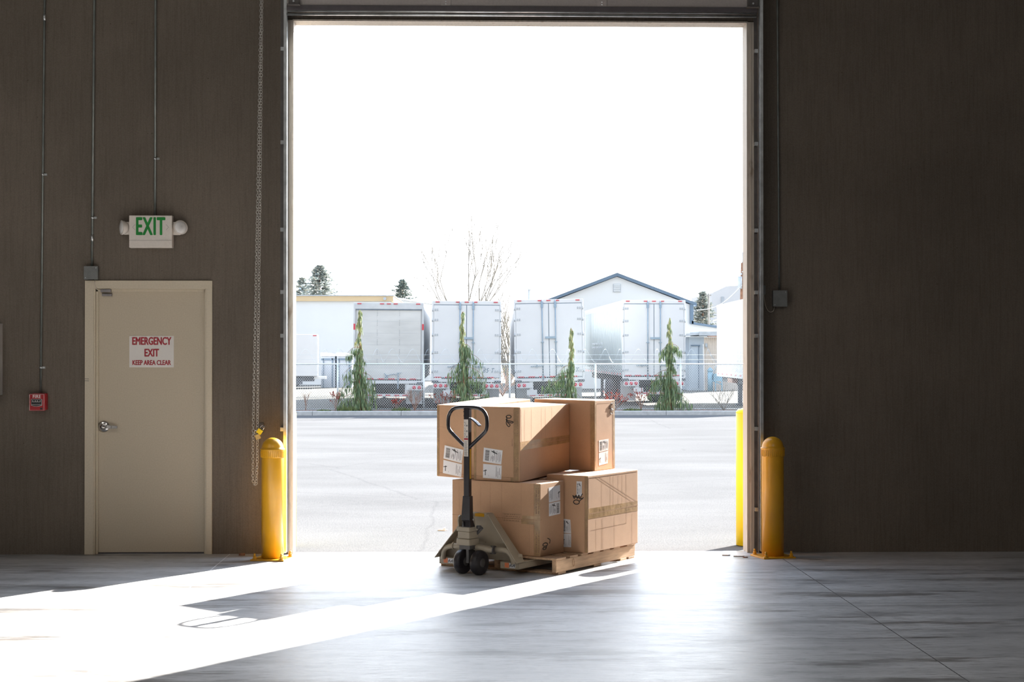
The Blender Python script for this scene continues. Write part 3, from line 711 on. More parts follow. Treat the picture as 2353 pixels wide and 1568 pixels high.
# torsion shaft across the front with link arms
m = MB(); m.cyl((-.235, .735, .192), (-.235, .62, .196), .021, 20); m.cyl((-.235, .745, .192), (-.235, .735, .192), .026, 20)
m.build('shaft_end', M_jack, jk, bevel=.002)
m = MB(); m.tube([(-.235, .62, .196), (-.25, .52, .196), (-.25, .45, .190), (-.235, .40, .182)], .024, 14); m.build('rocker_arm', M_jack, jk)
m = MB(); m.cyl((-.225, .415, .182), (-.225, .385, .182), .031, 20); m.cyl((-.225, .39, .182), (-.225, .385, .182), .012, 12); m.build('shaft_collar', M_darksteel, jk)
m = MB(); m.tube([(-.21, .385, .182), (-.205, .33, .184), (-.20, .29, .176), (-.195, .262, .150), (-.19, .25, .115), (-.19, .248, .085)], .022, 14); m.build('link_arm', M_jack, jk)
m = MB(); m.tube([(-.21, .735, .19), (-.205, .79, .184), (-.20, .83, .170), (-.195, .855, .145), (-.19, .862, .085)], .020, 14); m.build('link_arm', M_jack, jk)
# handle
HU, HV = -.336, .545
m = MB()
m.hexa([Vector((HU - .030, HV - .040, .350)), Vector((HU + .035, HV - .040, .350)), Vector((HU + .035, HV + .044, .350)), Vector((HU - .030, HV + .044, .350)),
        Vector((HU - .020, HV - .030, .405)), Vector((HU + .020, HV - .030, .405)), Vector((HU + .020, HV + .038, .405)), Vector((HU - .020, HV + .038, .405))])
m.cyl((HU - .034, HV + .018, .352), (HU - .034, HV + .018, .392), .007, 10)
m.build('handle_socket', M_black, jk, bevel=.004)
m = MB()
m.hexa([Vector((HU - .024, HV - .030, .400)), Vector((HU + .024, HV - .030, .400)), Vector((HU + .024, HV + .046, .400)), Vector((HU - .024, HV + .046, .400)),
        Vector((HU - .020, HV - .028, .575)), Vector((HU + .020, HV - .028, .575)), Vector((HU + .020, HV + .034, .575)), Vector((HU - .020, HV + .034, .575))])
m.build('handle_bracket', M_black, jk, bevel=.003)
m = MB(); m.box(HU - .019, HU + .019, HV - .019, HV + .027, .56, 1.212); m.build('handle_stem', M_black, jk, bevel=.004)
LC = HV + .004
def loop_pt(s, z): return (HU - .002 + 0 * z, LC + s, z)
half = [(0, 1.218), (.06, 1.217), (.10, 1.212), (.13, 1.200), (.152, 1.178), (.165, 1.150), (.169, 1.120), (.169, 1.085), (.164, 1.060), (.150, 1.040), (.11, 1.005), (.07, .972), (.035, .943), (.012, .925)]
pts = [loop_pt(s, z) for s, z in half] + [loop_pt(-s, z) for s, z in reversed(half[1:])]
MB().tube(pts, .0135, 14, closed=True).build('handle_loop', M_black, jk)
m = MB(); pts = [(HU, HV - .022, 1.140), (HU - .004, HV - .05, 1.128), (HU - .010, HV - .08, 1.110), (HU - .016, HV - .112, 1.086)]
for a, b in zip(pts, pts[1:]): m.bar(a, b, .026, .009, up=(0, .4, 1))
m.build('release_lever', M_black, jk, bevel=.002)
m = MB(); m.box(HU - .0205, HU - .019, HV - .014, HV + .024, .862, 1.130); st = m.build('instruction_sticker', M_offwhite, jk)
m = MB(); m.box(HU - .0212, HU - .0205, HV - .013, HV + .021, .982, .994); m.build('sticker_band', M_signred, st)
m = MB()
for k in range(3):
    z = 1.105 - k * .040
    m.tube([(HU - .021, HV + .020, z), (HU - .021, HV + .012, z + .004), (HU - .021, HV + .010, z - .008), (HU - .021, HV + .018, z - .020), (HU - .021, HV + .008, z - .024)], .0012, 4)
    m.box(HU - .0215, HU - .0205, HV - .008, HV + .002, z - .026, z - .014)
for k in range(16): m.box(HU - .0213, HU - .0205, HV - .009 + .003 * (k % 3), HV + .019, .868 + k * .0066, .8705 + k * .0066)
m.build('sticker_print', M_grey_ink, st)
m = MB(); m.box(HU - .008, HU + .010, HV - .0205, HV - .019, .70, .915); m.build('side_sticker', M_yellow, jk)

# ------------------------------------------------------------------ cartons
class Carton:
    def __init__(s, c8, label, group='brown cartons stacked on the pallet'):
        # c8 in pallet coordinates: b(u0v0) b(u1v0) b(u1v1) b(u0v1) + the same four on top
        s.c = [Vector(p) for p in c8]
        base = sum((s.c[i] for i in range(4)), Vector()) / 4; s.base = base
        R = Matrix.Rotation(RZA, 3, 'Z')
        s.root = thing('shipping_box', label, 'box', Vector((O[0], O[1], 0)) + R @ base, RZA, group)
        s.c = [p - base for p in s.c]
        s.F = {'front': (3, 0, 4, 7), 'right': (0, 1, 5, 4), 'left': (2, 3, 7, 6), 'top': (4, 5, 6, 7)}
        me = MB().hexa(s.c).build('carton', M_card, s.root)
        bm = bmesh.new(); bm.from_mesh(me.data)
        bmesh.ops.bevel(bm, geom=bm.edges[:], offset=.0045, segments=2, profile=.6, affect='EDGES')
        bm.to_mesh(me.data); bm.free(); s.body = me
    def p(s, face, a, b, off=.0):
        i = s.F[face]; A, B, C, D = (s.c[k] for k in i)
        q = (A * (1 - a) + B * a) * (1 - b) + (D * (1 - a) + C * a) * b
        n = (B - A).cross(D - A).normalized()
        return q + n * off
    def size(s, face):
        A, B, C, D = (s.c[k] for k in s.F[face]); return (B - A).length, (D - A).length
    def quad(s, mb, face, pts, off, th=.0006):
        P = [s.p(face, a, b, off) for a, b in pts]; Q = [s.p(face, a, b, off + th) for a, b in pts]
        mb.hexa(P + Q)
    def rect(s, mb, face, a0, a1, b0, b1, off=.0003, th=.0001): s.quad(mb, face, [(a0, b0), (a1, b0), (a1, b1), (a0, b1)], off, th)
    def tape(s, items):
        m = MB()
        for f, a0, a1, b0, b1 in items: s.rect(m, f, a0, a1, b0, b1, .0002, .0002)
        return m.build('packing_tape', M_tape, s.root)
    def seam(s, items, w=.0035, m_=None):
        m = MB()
        for f, a0, b0, a1, b1 in items:
            Wd, Hd = s.size(f); p0 = Vector((a0 * Wd, b0 * Hd)); p1 = Vector((a1 * Wd, b1 * Hd)); d = (p1 - p0).normalized(); n = Vector((-d.y, d.x)) * w / 2
            c = [p0 - n, p1 - n, p1 + n, p0 + n]
            s.quad(m, f, [(q.x / Wd, q.y / Hd) for q in c], .0004, .0001)
        return m.build('flap_crease', m_ or M_crease, s.root)
    def print_block(s, face, a0, a1, b0, b1, rows, cols, vertical=False, frame=True):
        m = MB(); da, db = (a1 - a0), (b1 - b0)
        if frame:
            Wd, Hd = s.size(face); t = .0016
            for r in ((a0, a1, b0, b0 + t / Hd), (a0, a1, b1 - t / Hd, b1), (a0, a0 + t / Wd, b0, b1), (a1 - t / Wd, a1, b0, b1)): s.rect(m, face, *r, off=.0005)
        for i in range(rows):
            x = 0.06
            while x < .9:
                w = random.uniform(.05, .16); w = min(w, .94 - x)
                if vertical: s.rect(m, face, a0 + da * (i + .28) / rows, a0 + da * (i + .72) / rows, b0 + db * x, b0 + db * (x + w), off=.0005)
                else: s.rect(m, face, a0 + da * x, a0 + da * (x + w), b0 + db * (i + .28) / rows, b0 + db * (i + .66) / rows, off=.0005)
                x += w + .03
        return m.build('printed_text', M_ink, s.root)
    def label(s, face, q, barcode=True, flip=False, tilt=0.):
        """q: corners bl, br, tr, tl in face coordinates"""
        m = MB(); s.quad(m, face, q, .0005, .0003); lb = m.build('shipping_label', M_label, s.root)
        def X(a, b):
            bl, br, tr, tl = [Vector(p) for p in q]
            v = (bl * (1 - a) + br * a) * (1 - b) + (tl * (1 - a) + tr * a) * b; return (v.x, v.y)
        def R(mb, a0, a1, b0, b1): s.quad(mb, face, [X(a0, b0), X(a1, b0), X(a1, b1), X(a0, b1)], .0009, .0002)
        def fx(a0, a1): return (1 - a1, 1 - a0) if flip else (a0, a1)
        if barcode:
            m = MB(); y = .12
            while y < .86:
                h = random.choice((.010, .016, .026)); a = fx(.10, .32); R(m, a[0], a[1], y, min(.88, y + h)); y += h + random.choice((.010, .016, .022))
            m.build('barcode', M_black_ink, lb)
            m = MB()
            for (a0, a1, b0, b1) in ((.42, .44, .15, .45), (.47, .49, .3, .55), (.52, .55, .12, .5), (.60, .62, .2, .85), (.70, .72, .1, .9), (.78, .80, .25, .8), (.86, .88, .15, .85), (.92, .935, .2, .7), (.38, .385, .08, .95), (.58, .62, .62, .82), (.50, .58, .72, .9)):
                a = fx(a0, a1); R(m, a[0], a[1], b0, b1)
            m.build('label_print', M_grey_ink, lb)
            m = MB(); a = fx(.42, .74); s.quad(m, face, [X(a[0], .80), X(a[1], .66), X(a[1], .72), X(a[0], .87)], .0012, .0002); m.build('marker_stroke', M_black_ink, lb)
        else:
            m = MB()
            for (a0, a1, b0, b1) in ((.10, .15, .2, .6), (.30, .31, .15, .25), (.70, .72, .15, .9), (.80, .82, .1, .55), (.88, .90, .3, .8), (.94, .95, .1, .4), (.75, .76, .2, .8)):
                a = fx(a0, a1); R(m, a[0], a[1], b0, b1)
            m.build('label_print', M_grey_ink, lb)
            m = MB(); a = fx(.02, .20); s.quad(m, face, [X(a[0], .46), X(a[1], .54), X(a[1], .60), X(a[0], .51)], .0012, .0002); m.build('marker_stroke', M_black_ink, lb)
    def scribble(s, face, strokes, r=.0028):
        m = MB()
        for st in strokes:
            P = [s.p(face, a, b, .001) for a, b in st]
            # smooth the stroke
            S = []
            for i in range(len(P) - 1):
                p0 = P[max(0, i - 1)]; p1 = P[i]; p2 = P[i + 1]; p3 = P[min(len(P) - 1, i + 2)]
                for k in range(4):
                    t = k / 4
                    S.append(.5 * ((2 * p1) + (-p0 + p2) * t + (2 * p0 - 5 * p1 + 4 * p2 - p3) * t * t + (-p0 + 3 * p1 - 3 * p2 + p3) * t ** 3))
            S.append(P[-1]); m.tube(S, r, 5)
        m.build('handwritten_number', M_black_ink, s.root)
def box8(u0, u1, v0, v1, z0, z1): return [(u0, v0, z0), (u1, v0, z0), (u1, v1, z0), (u0, v1, z0), (u0, v0, z1), (u1, v0, z1), (u1, v1, z1), (u0, v1, z1)]
DK = .1215
def ell(cx, cy, rx, ry, a0=0, a1=6.6, n=10, tilt=0):
    return [(cx + rx * cos(a0 + (a1 - a0) * k / n) + tilt * ry * sin(a0 + (a1 - a0) * k / n), cy + ry * sin(a0 + (a1 - a0) * k / n)) for k in range(n + 1)]
# A lower front
A = Carton(box8(.022, .365, .150, .925, DK, .655), 'long carton low on the pallet directly behind the jack, topped by two cartons')
A.tape([('front', .935, .999, .01, .99), ('front', .79, .935, .435, .495), ('front', .80, .935, .50, .55)])
A.seam([('front', 0, .505, .995, .50), ('front', .93, .01, .93, .99), ('right', .01, .50, .06, .505)])
A.seam([('front', x, .52, x, .98) for x in (.08, .33, .44, .57, .79)] + [('front', .54, .02, .54, .48), ('front', .88, .03, .88, .45)], .0012)
A.print_block('front', .58, .79, .46, .57, 4, 5); A.print_block('front', .945, .995, .56, .97, 2, 5, True); A.print_block('front', .945, .995, .03, .36, 2, 5, True)
A.label('right', [(.36, .725), (.84, .735), (.83, .95), (.35, .93)], False, True)
A.label('right', [(.36, .535), (.84, .545), (.84, .725), (.36, .715)], True, True)
A.scribble('right', [ell(.20, .155, .10, .022), ell(.17, .105, .07, .016, 0, 6.0, tilt=.5) + [(.26, .135)], [(.30, .235), (.40, .21), (.38, .16)]])
# B lower right
B = Carton(box8(.386, 1.186, -.043, .312, DK, .697), 'dented carton at the right of the bottom layer, its taped flaps in full sun')
B.tape([('right', .005, .995, .44, .505), ('right', .005, .995, .51, .575), ('front', .93, .999, .01, .99)])
B.seam([('right', .0, .505, 1., .515), ('front', .93, .01, .93, .99), ('right', .02, .52, .02, .97), ('right', .02, .97, .98, .975)], .0045)
B.seam([('right', .14, .975, .97, .53), ('right', .20, .975, .97, .575), ('right', .76, .29, .76, .96), ('right', .06, .29, .76, .30)], .0022)
B.seam([('right', x, .58, x, .96) for x in (.27, .44, .50, .60, .68)] + [('right', x, .02, x, .42) for x in (.16, .27, .29, .52, .88)], .0012)
B.print_block('front', .945, .995, .05, .36, 2, 5, True); B.print_block('front', .94, .99, .83, .98, 2, 3, True)
B.label('front', [(.73, .735), (.86, .735), (.86, .925), (.73, .925)], True)
B.label('front', [(.40, .245), (.60, .245), (.58, .42), (.40, .43)], True); B.label('front', [(.40, .06), (.60, .065), (.60, .24), (.40, .235)], False)
B.scribble('front', [[(.64, .74), (.68, .70), (.72, .745), (.75, .70), (.79, .75), (.81, .70), (.86, .755), (.88, .765)], ell(.73, .655, .07, .028) + [(.82, .68), (.90, .72)], [(.66, .73), (.88, .70)]], .0034)
# hidden lower boxes behind A, seen only from the side
for v0, v1, lab in ((.330, .625, 'carton in the bottom layer tucked behind the long one, mostly hidden'), (.640, .930, 'carton in the bottom layer at the far left, under the leaning upper carton')):
    Cc = Carton(box8(.386, 1.17, v0, v1, DK, .664), lab); Cc.tape([('left', .0, .999, .46, .54), ('top', .0, .999, .46, .54)])
# D upper middle
D = Carton([(.050, .342, .657), (.862, .388, .697), (.855, .770, .697), (.050, .748, .657), (.050, .342, 1.211), (.864, .388, 1.213), (.857, .770, 1.222), (.050, .748, 1.211)], 'upper middle carton behind the jack handle, right side crossed by a diagonal shadow')
D.tape([('front', .87, .975, .01, .99), ('right', .005, .995, .42, .475), ('right', .005, .995, .48, .535), ('front', .0, .05, .01, .99), ('front', .80, .87, .0, .06)])
D.seam([('right', .0, .475, 1., .482), ('front', .865, .01, .865, .97), ('right', .03, .50, .02, .97), ('front', .05, .01, .05, .99), ('front', .01, .06, .86, .055)])
D.seam([('right', x, .54, x, .96) for x in (.09, .22, .42, .50, .63)], .0013)
D.print_block('right', .52, .72, .435, .53, 4, 4); D.print_block('right', .78, .95, .45, .52, 2, 4, frame=False); D.print_block('front', .885, .965, .62, .97, 3, 6, True); D.print_block('front', .885, .965, .05, .34, 3, 5, True); D.print_block('front', .82, .85, .47, .58, 1, 3, True, False)
D.label('front', [(.20, .255), (.60, .225), (.63, .415), (.22, .445)], True); D.label('front', [(.20, .035), (.60, .025), (.61, .212), (.205, .225)], False)
D.scribble('front', [ell(.76, .868, .055, .020, .3, 6.9), [(.71, .88), (.72, .84), (.73, .80)], [(.70, .835), (.74, .79), (.79, .76), (.76, .735), (.71, .775), (.72, .815), (.80, .81), (.86, .80), (.83, .785), (.74, .80)]], .0030)
# C upper left
C_ = Carton([(.120, .765, .657), (.930, .788, .695), (.990, 1.175, .695), (.195, 1.184, .659), (.125, .765, 1.211), (.930, .788, 1.243), (1.000, 1.165, 1.252), (.195, 1.184, 1.211)], 'upper left carton overhanging the stack behind the jack handle, bearing a tilted label')
C_.tape([('front', .93, .999, .01, .99), ('front', .0, .055, .01, .99), ('right', .005, .995, .46, .54)])
C_.seam([('front', .925, .01, .925, .99), ('front', .055, .02, .055, .99), ('front', .01, .055, .92, .05), ('right', .76, .85, .76, .995)])
C_.seam([('front', .06, .70, .45, .67), ('front', .28, .03, .28, .2)], .0013)
C_.print_block('front', .005, .05, .45, .98, 1, 9, True); C_.print_block('front', .94, .99, .1, .5, 2, 7, True); C_.print_block('front', .94, .99, .6, .95, 2, 6, True)
C_.label('front', [(.165, .255), (.62, .205), (.66, .39), (.195, .44)], True); C_.label('front', [(.15, .05), (.61, .015), (.63, .19), (.165, .235)], False)
C_.scribble('front', [[(.66, .92), (.69, .89), (.67, .86), (.71, .80), (.75, .83)]])
# E upper back right
E_ = Carton([(.840, .150, .6985), (1.166, .150, .6985), (1.235, .740, .6985), (.912, .740, .6985), (.840, .150, 1.243), (1.166, .150, 1.243), (1.235, .740, 1.247), (.912, .740, 1.247)], 'tall upright carton at the back right of the top layer, its narrow side lit')
E_.tape([('front', .93, .999, .01, .99), ('right', .0, .07, .01, .99), ('right', .90, .995, .01, .99)])
E_.seam([('front', .925, .01, .925, .99), ('right', .085, .01, .085, .97), ('right', .88, .02, .88, .96), ('right', .08, .955, .9, .96)], .002)
E_.print_block('front', .945, .99, .05, .42, 2, 6, True); E_.print_block('front', .945, .99, .7, .97, 2, 5, True)
E_.label('right', [(.20, .26), (.66, .28), (.68, .44), (.20, .43)], True); E_.label('right', [(.20, .07), (.64, .09), (.66, .27), (.20, .25)], False)
E_.scribble('right', [[(.70, .87), (.76, .93), (.86, .95), (.80, .90), (.84, .85)], ell(.82, .825, .06, .028, .5, 6.2), [(.74, .88), (.90, .86)]], .0022)
# ------------------------------------------------------------------ outside ground
def gz(y): return -.02 - .0118 * (y - 13.42)
m = MB(); ys = [13.42, 57.0]
m.add([(-60, ys[0], gz(ys[0])), (60, ys[0], gz(ys[0])), (60, ys[1], gz(ys[1])), (-60, ys[1], gz(ys[1])), (-60, ys[0], -1.5), (60, ys[0], -1.5), (60, ys[1], -1.5), (-60, ys[1], -1.5)], [(0, 1, 2, 3), (4, 7, 6, 5), (0, 4, 5, 1), (1, 5, 6, 2), (2, 6, 7, 3), (3, 7, 4, 0)])
structure(m.build('asphalt_yard', M_asphalt))
LZ = -.43
m = MB(); xs = [-60, -5.45, -2.4, .65, 3.7, 6.75, 60]
for a, b in zip(xs, xs[1:]): m.box(a + .004, b - .004, 57.0, 57.18, -.9, -.385)
structure(m.build('curb', M_curb, bevel=.02))
structure(MB().box(-60, 60, 57.18, 58.45, -1.2, -.40).build('planting_strip', M_mulch))
structure(MB().box(-90, 110, 58.45, 260, -1.2, LZ).build('gravel_lot', M_gravel))
m = MB(); random.seed(3)
for k in range(1500):
    x = random.uniform(-9, 13); y = random.uniform(57.2, 58.4); s = random.uniform(.012, .035); z = -.40
    a = random.uniform(0, pi); m.add([(x, y, z), (x + s * cos(a), y + s * sin(a), z + s * .5), (x, y + s, z + s * .3), (x - s * .5, y, z + s * .8)], [(0, 1, 2), (0, 2, 3), (0, 1, 3)])
tag(m.build('bark_chips', M_twig), 'dark bark chips scattered along the planting strip behind the curb', 'bark chips', kind='stuff')
m = MB(); m.prism([(-.31, 15.4, gz(15.4) + .001), (-.24, 15.38, gz(15.4) + .001), (-.22, 15.42, gz(15.4) + .001), (-.27, 15.45, gz(15.4) + .001)], (.005, 0, .012)); m.prism([(-.26, 15.4, gz(15.4) + .01), (-.23, 15.4, gz(15.4) + .01), (-.24, 15.43, gz(15.4) + .025)], (0, 0, .012))
tag(m.build('litter_scrap', M_litter, loc=(-.26, 15.4, gz(15.4))), 'small crumpled scrap of litter lying on the asphalt left of the pallet', 'litter')

# ------------------------------------------------------------------ chain-link fence
FY = 58.6; FB, FT = -.40, 1.225
fn = thing('chain_link_fence', 'galvanized chain-link fence with coiled razor wire running along the far curb', 'fence', (0, FY, LZ))
posts = [-4.706 + 3.04 * k for k in range(-2, 7)]
for x in posts:
    m = MB(); m.cyl((x, FY, LZ - .02), (x, FY, FT + .02), .032, 12); po = part(m, 'fence_post', M_fence, fn)
part(MB().cyl((posts[0], FY, FT), (posts[-1], FY, FT), .026, 12), 'top_rail', M_fence, fn)
part(MB().cyl((posts[0], FY, FB + .03), (posts[-1], FY, FB + .03), .006, 6), 'bottom_wire', M_wire, fn)
m = MB(); pitch = .082; H_ = FT - FB - .04; x = posts[0]; r = .0036
def thin(mb, a, b, r):
    a = Vector(a); b = Vector(b); d = (b - a).normalized(); s = d.cross(Vector((0, 1, 0))).normalized() * r; y = Vector((0, r, 0))
    o = len(mb.v); mb.v += [a - s, a + s, a + y, b - s, b + s, b + y]
    mb.f += [(o, o + 1, o + 4, o + 3), (o + 1, o + 2, o + 5, o + 4), (o + 2, o, o + 3, o + 5)]; mb.sm += [False] * 3
hh_ = H_ * .86
while x < posts[-1] + hh_:
    for s in (-1, 1):
        xa = x if s < 0 else x - hh_; xb = x - hh_ if s < 0 else x
        a, b = Vector((xa, FY - .003 * s, FB + .02)), Vector((xb, FY - .003 * s, FT - .02))
        # clip to fence ends
        if min(xa, xb) < posts[0] or max(xa, xb) > posts[-1]:
            t0, t1 = 0, 1; dx = b.x - a.x
            for lim in (posts[0], posts[-1]):
                pass
            lo, hi = posts[0], posts[-1]
            ta = (lo - a.x) / dx; tb = (hi - a.x) / dx
            t0 = max(0, min(ta, tb)); t1 = min(1, max(ta, tb))
            if t1 <= t0 + .01: continue
            a, b = a.lerp(b, t0), a.lerp(b, t1)
        thin(m, a, b, r)
    x += pitch
part(m, 'wire_mesh', M_wire, fn)
for z in (1.38, 1.55): part(MB().cyl((posts[0], FY + .05, z), (posts[-1], FY + .05, z), .0035, 5), 'strand_wire', M_wire, fn)
m = MB(); pts = []; t = 0
n = int((posts[-1] - posts[0]) / .62 * 20)
random.seed(9); ph = 0
for k in range(n):
    a = 2 * pi * k / 20
    pts.append((posts[0] + .62 * k / 20 + .06 * sin(a * .37), FY + .05 + .20 * sin(a), 1.52 + .235 * cos(a)))
m.tube(pts, .0032, 4)
for k in range(4, n, 23):
    p = Vector(pts[k]); m.add([p + Vector((-.02, 0, .002)), p + Vector((.02, 0, .010)), p + Vector((.02, .004, -.008)), p + Vector((-.02, 0, -.010))], [(0, 1, 2, 3)])
part(m, 'razor_coil', M_wire, fn)
for x in posts[::2]: part(MB().bar((x, FY, FT), (x, FY + .09, 1.78), .02, .02), 'outrigger', M_fence, fn)

# ------------------------------------------------------------------ trailers
def wheel(mb_t, mb_h, x, y, z, w=.25, r=.5):
    M = Matrix.Translation((x, y, z)) @ Matrix.Rotation(pi / 2, 4, 'Y')
    mb_t.lathe([(r * .55, -w / 2), (r * .93, -w / 2), (r, -w / 2 + .04), (r, w / 2 - .04), (r * .93, w / 2), (r * .55, w / 2)], 28, M=M)
    mb_h.lathe([(0, -w / 2 + .03), (r * .56, -w / 2 + .01), (r * .56, w / 2 - .01), (0, w / 2 - .03)], 20, M=M)
def trailer(loc, rz, roll, w, top, deck, kind, lab, length=16., side=None, lights=3, numtxt=None, plate=True, axles=(2.0, 3.2)):
    """local frame: x right, y away from the camera, origin on the ground under the rear face"""
    t = thing('semi_trailer', lab, 'trailer', loc, rz, 'semi-trailers parked behind the fence'); t.rotation_euler = (0, roll, rz)
    h = w / 2
    m = MB(); m.box(-h, h, .06, length, deck, top - .02)
    for s in (-1, 1):
        for k in range(60): yy = .5 + k * (length - .8) / 60; m.box(s * h - .014 if s < 0 else h - .002, s * h + .002 if s < 0 else h + .014, yy, yy + .10, deck + .25, top - .22)
        m.box(s * h - .012, s * h + .012, .06, length, top - .16, top - .01); m.box(s * h - .012, s * h + .012, .06, length, deck, deck + .2)
    m.build('cargo_body', side or M_twhite, t)
    m = MB(); m.box(-h - .01, h + .01, 0, .1, top - .14 if kind == 'swing' else top - .24, top); m.box(-h - .01, -h + .055, -.01, .1, deck - .06, top - .05); m.box(h - .055, h + .01, -.01, .1, deck - .06, top - .05)
    m.build('rear_frame', M_twhite if kind == 'swing' else M_tframe, t, bevel=.01)
    m = MB()
    for x in (-h + .2, -.32, 0, .32, h - .2) if kind == 'swing' else (-h + .2, -.25, 0, .25, h - .2):
        m.box(x - .075, x + .075, -.025, 0, top - .06, top - .025)
    m.build('clearance_light', M_tred, t)
    z0, z1 = deck - .02, top - .13
    if kind == 'swing':
        for s in (-1, 1):
            a, b = (-h + .06, -.012) if s < 0 else (.012, h - .06)
            m = MB(); m.box(a, b, -.012, .05, z0 + .03, z1 - .03); dr = m.build('cargo_door', M_twhite, t, bevel=.01)
            m = MB(); g = .016
            m.box(a - g, a, -.006, .04, z0, z1) if s < 0 else m.box(b, b + g, -.006, .04, z0, z1)
            m.box(a, b, -.006, .04, z1 - .03, z1 - .005); m.box(a, b, -.006, .04, z0 + .005, z0 + .028)
            if s > 0: m.box(-.012, .012, -.008, .04, z0, z1)
            m.build('door_gasket', M_tgasket, dr)
            m = MB(); rx = s * .245
            m.cyl((rx, -.045, deck - .12), (rx, -.045, top - .02), .020, 8); m.box(rx - .045, rx + .045, -.06, -.012, top - .30, top - .1); m.box(rx - .035, rx + .035, -.06, -.012, deck - .10, deck + .12)
            m.box(rx - .06, rx + .06, -.07, -.012, deck + 1.28, deck + 1.31)
            hxx = rx + s * .45; m.bar((rx, -.06, deck + .42), (hxx, -.06, deck + .40), .03, .03); m.box((rx + hxx) / 2 - .025, (rx + hxx) / 2 + .025, -.075, -.012, deck + .36, deck + .47)
            rod = m.build('lock_rod', M_trod, dr)
            for zz in (z0 + .25, z0 + .95, z0 + 1.6, z0 + 2.15, z1 - .2):
                m = MB(); xa, xb = (a - .07, a + .17) if s < 0 else (b - .17, b + .07)
                m.box(xa, xb, -.022, -.010, zz - .035, zz + .035)
                xh = a - .05 if s < 0 else b + .05; m.cyl((xh, -.02, zz - .06), (xh, -.02, zz + .06), .02, 8)
                m.m2 = {'mat': M_tgasket, 'from': len(m.f)}
                for q in (.06, .14):
                    xx = (a + q) if s < 0 else (b - q)
                    for dz in (-.025, .025): m.box(xx - .010, xx + .010, -.028, -.02, zz + dz - .010, zz + dz + .010)
                m.build('door_hinge', M_tframe, dr)
        m = MB(); m.box(-.14, .26, -.075, -.012, deck + 1.42, deck + 1.50); m.build('lock_hasp', M_trod, t)
        if numtxt: text('lettering', numtxt[0], .235, (numtxt[1], -.016, numtxt[2]), M_tblue, t, shear=.35, xs=.85, ext=.002, space=1.1, bold=-.002)
    else:
        m = MB(); m.box(-h + .10, h - .10, .02, .06, deck, top - .26)
        dr = m.build('roll_up_door', M_tdirty, t)
        m = MB()
        for k in range(1, 6): zz = deck + k * (top - .26 - deck) / 6; m.box(-h + .10, h - .10, .016, .02, zz - .004, zz + .004)
        m.build('panel_joint', M_tframe, dr)
        m = MB()
        for x in (-.42, .40):
            for k in range(6):
                zz = deck + .55 + k * (top - deck - .6) / 6.2
                for q in range(4): m.box(x - .008, x + .008, .010, .018, zz + q * .06, zz + q * .06 + .016)
        m.build('rivet', M_tgasket, dr)
        m = MB(); m.box(-h + .09, h - .09, -.01, .03, top - .275, top - .245); m.build('door_shadow_gap', M_tgasket, t)
        m = MB(); m.tube([(-.15, -.01, deck + .22), (-.05, -.03, deck + .14), (.1, -.03, deck + .18), (.22, -.03, deck + .2), (.3, -.02, deck + .16)], .014, 6); m.box(-.12, -.02, -.03, .02, deck + .05, deck + .16); m.box(.33, .38, -.03, .02, deck - .35, deck + .22); m.bar((.30, -.02, deck + .23), (.48, -.02, deck + .25), .02, .02)
        m.build('door_latch', M_trod, t)
        m = MB()
        for x in (-h + .02, h - .02): m.box(x - .035, x + .035, -.02, 0, top - 1.0, top - .78)
        m.build('side_marker', M_tred, t)
    # reflective strip and sill
    m = MB(); nseg = 6
    for k in range(nseg):
        xa = -h + .10 + k * (w - .2) / nseg; m.box(xa, xa + .24, -.032, -.016, deck - .005, deck + .035)
    yb = deck
    m.build('reflective_strip', M_tred, t)
    m = MB(); m.box(-h, h, -.03, .15, deck - .16, deck - .04); sl = m.build('rear_sill', M_twhite, t, bevel=.01)
    m = MB(); m.box(-h - .01, -h + .24, -.05, .03, deck - .19, deck - .10); m.box(h - .24, h + .01, -.05, .03, deck - .19, deck - .10); m.build('dock_bumper', M_tdark, t, bevel=.01)
    for s in (-1, 1):
        xc = s * (h - .33); m = MB(); m.box(xc - .29, xc + .29, -.02, .04, deck - .40, deck - .19); lb = m.build('light_panel', M_twhite, t, bevel=.01)
        for k in range(lights):
            xx = s * (h - .14 - k * .19); m = MB()
            m.lathe([(0, 0), (.068, 0), (.068, .010), (.050, .022), (0, .026)], 20, c=(xx, -.02, deck - .295), M=Matrix.Rotation(pi / 2, 4, 'X')); m.build('tail_light', M_tred, lb)
        m = MB(); xa = s * (h - .34); m.box(xa - .30, xa + .30, 1.1 if kind == 'swing' else .5, 1.13 if kind == 'swing' else .53, .16, deck - .22); m.build('mud_flap', M_flap, t)
    # underride guard
    gw = w * .31
    m = MB(); m.box(-gw, gw, .0, .08, .44, .54)
    for s in (-1, 1): m.box(s * gw * .86 - .07, s * gw * .86 + .07, .02, .08, .54, deck - .16)
    ug = m.build('underride_guard', M_twhite, t, bevel=.008)
    m = MB()
    for k in range(5): xa = -gw + .05 + k * (2 * gw) / 5; m.box(xa, xa + .2, -.008, 0, .47, .51)
    m.build('reflective_strip', M_tred, ug)
    m = MB(); m.box(-h + .35, h - .35, .3, length, deck - .30, deck); m.box(-.55, .55, 1.2, 4.2, .55, deck - .28)
    for yy in axles: m.cyl((-h + .3, yy, .5), (h - .3, yy, .5), .09, 12)
    for s in (-1, 1):
        m.tube([(s * .15, .9, .62), (s * .22, .85, .5), (s * .32, .85, .47), (s * .42, .9, .55)], .022, 6)
    m.build('undercarriage', M_tdark, t)
    for yy in axles:
        for s in (-1, 1):
            mt, mh = MB(), MB()
            for q in (.16, .46): wheel(mt, mh, s * (h - q), yy, .5)
            wt = mt.build('wheel', M_tyre, t); mh.build('hub', M_tframe, wt)
    m = MB()
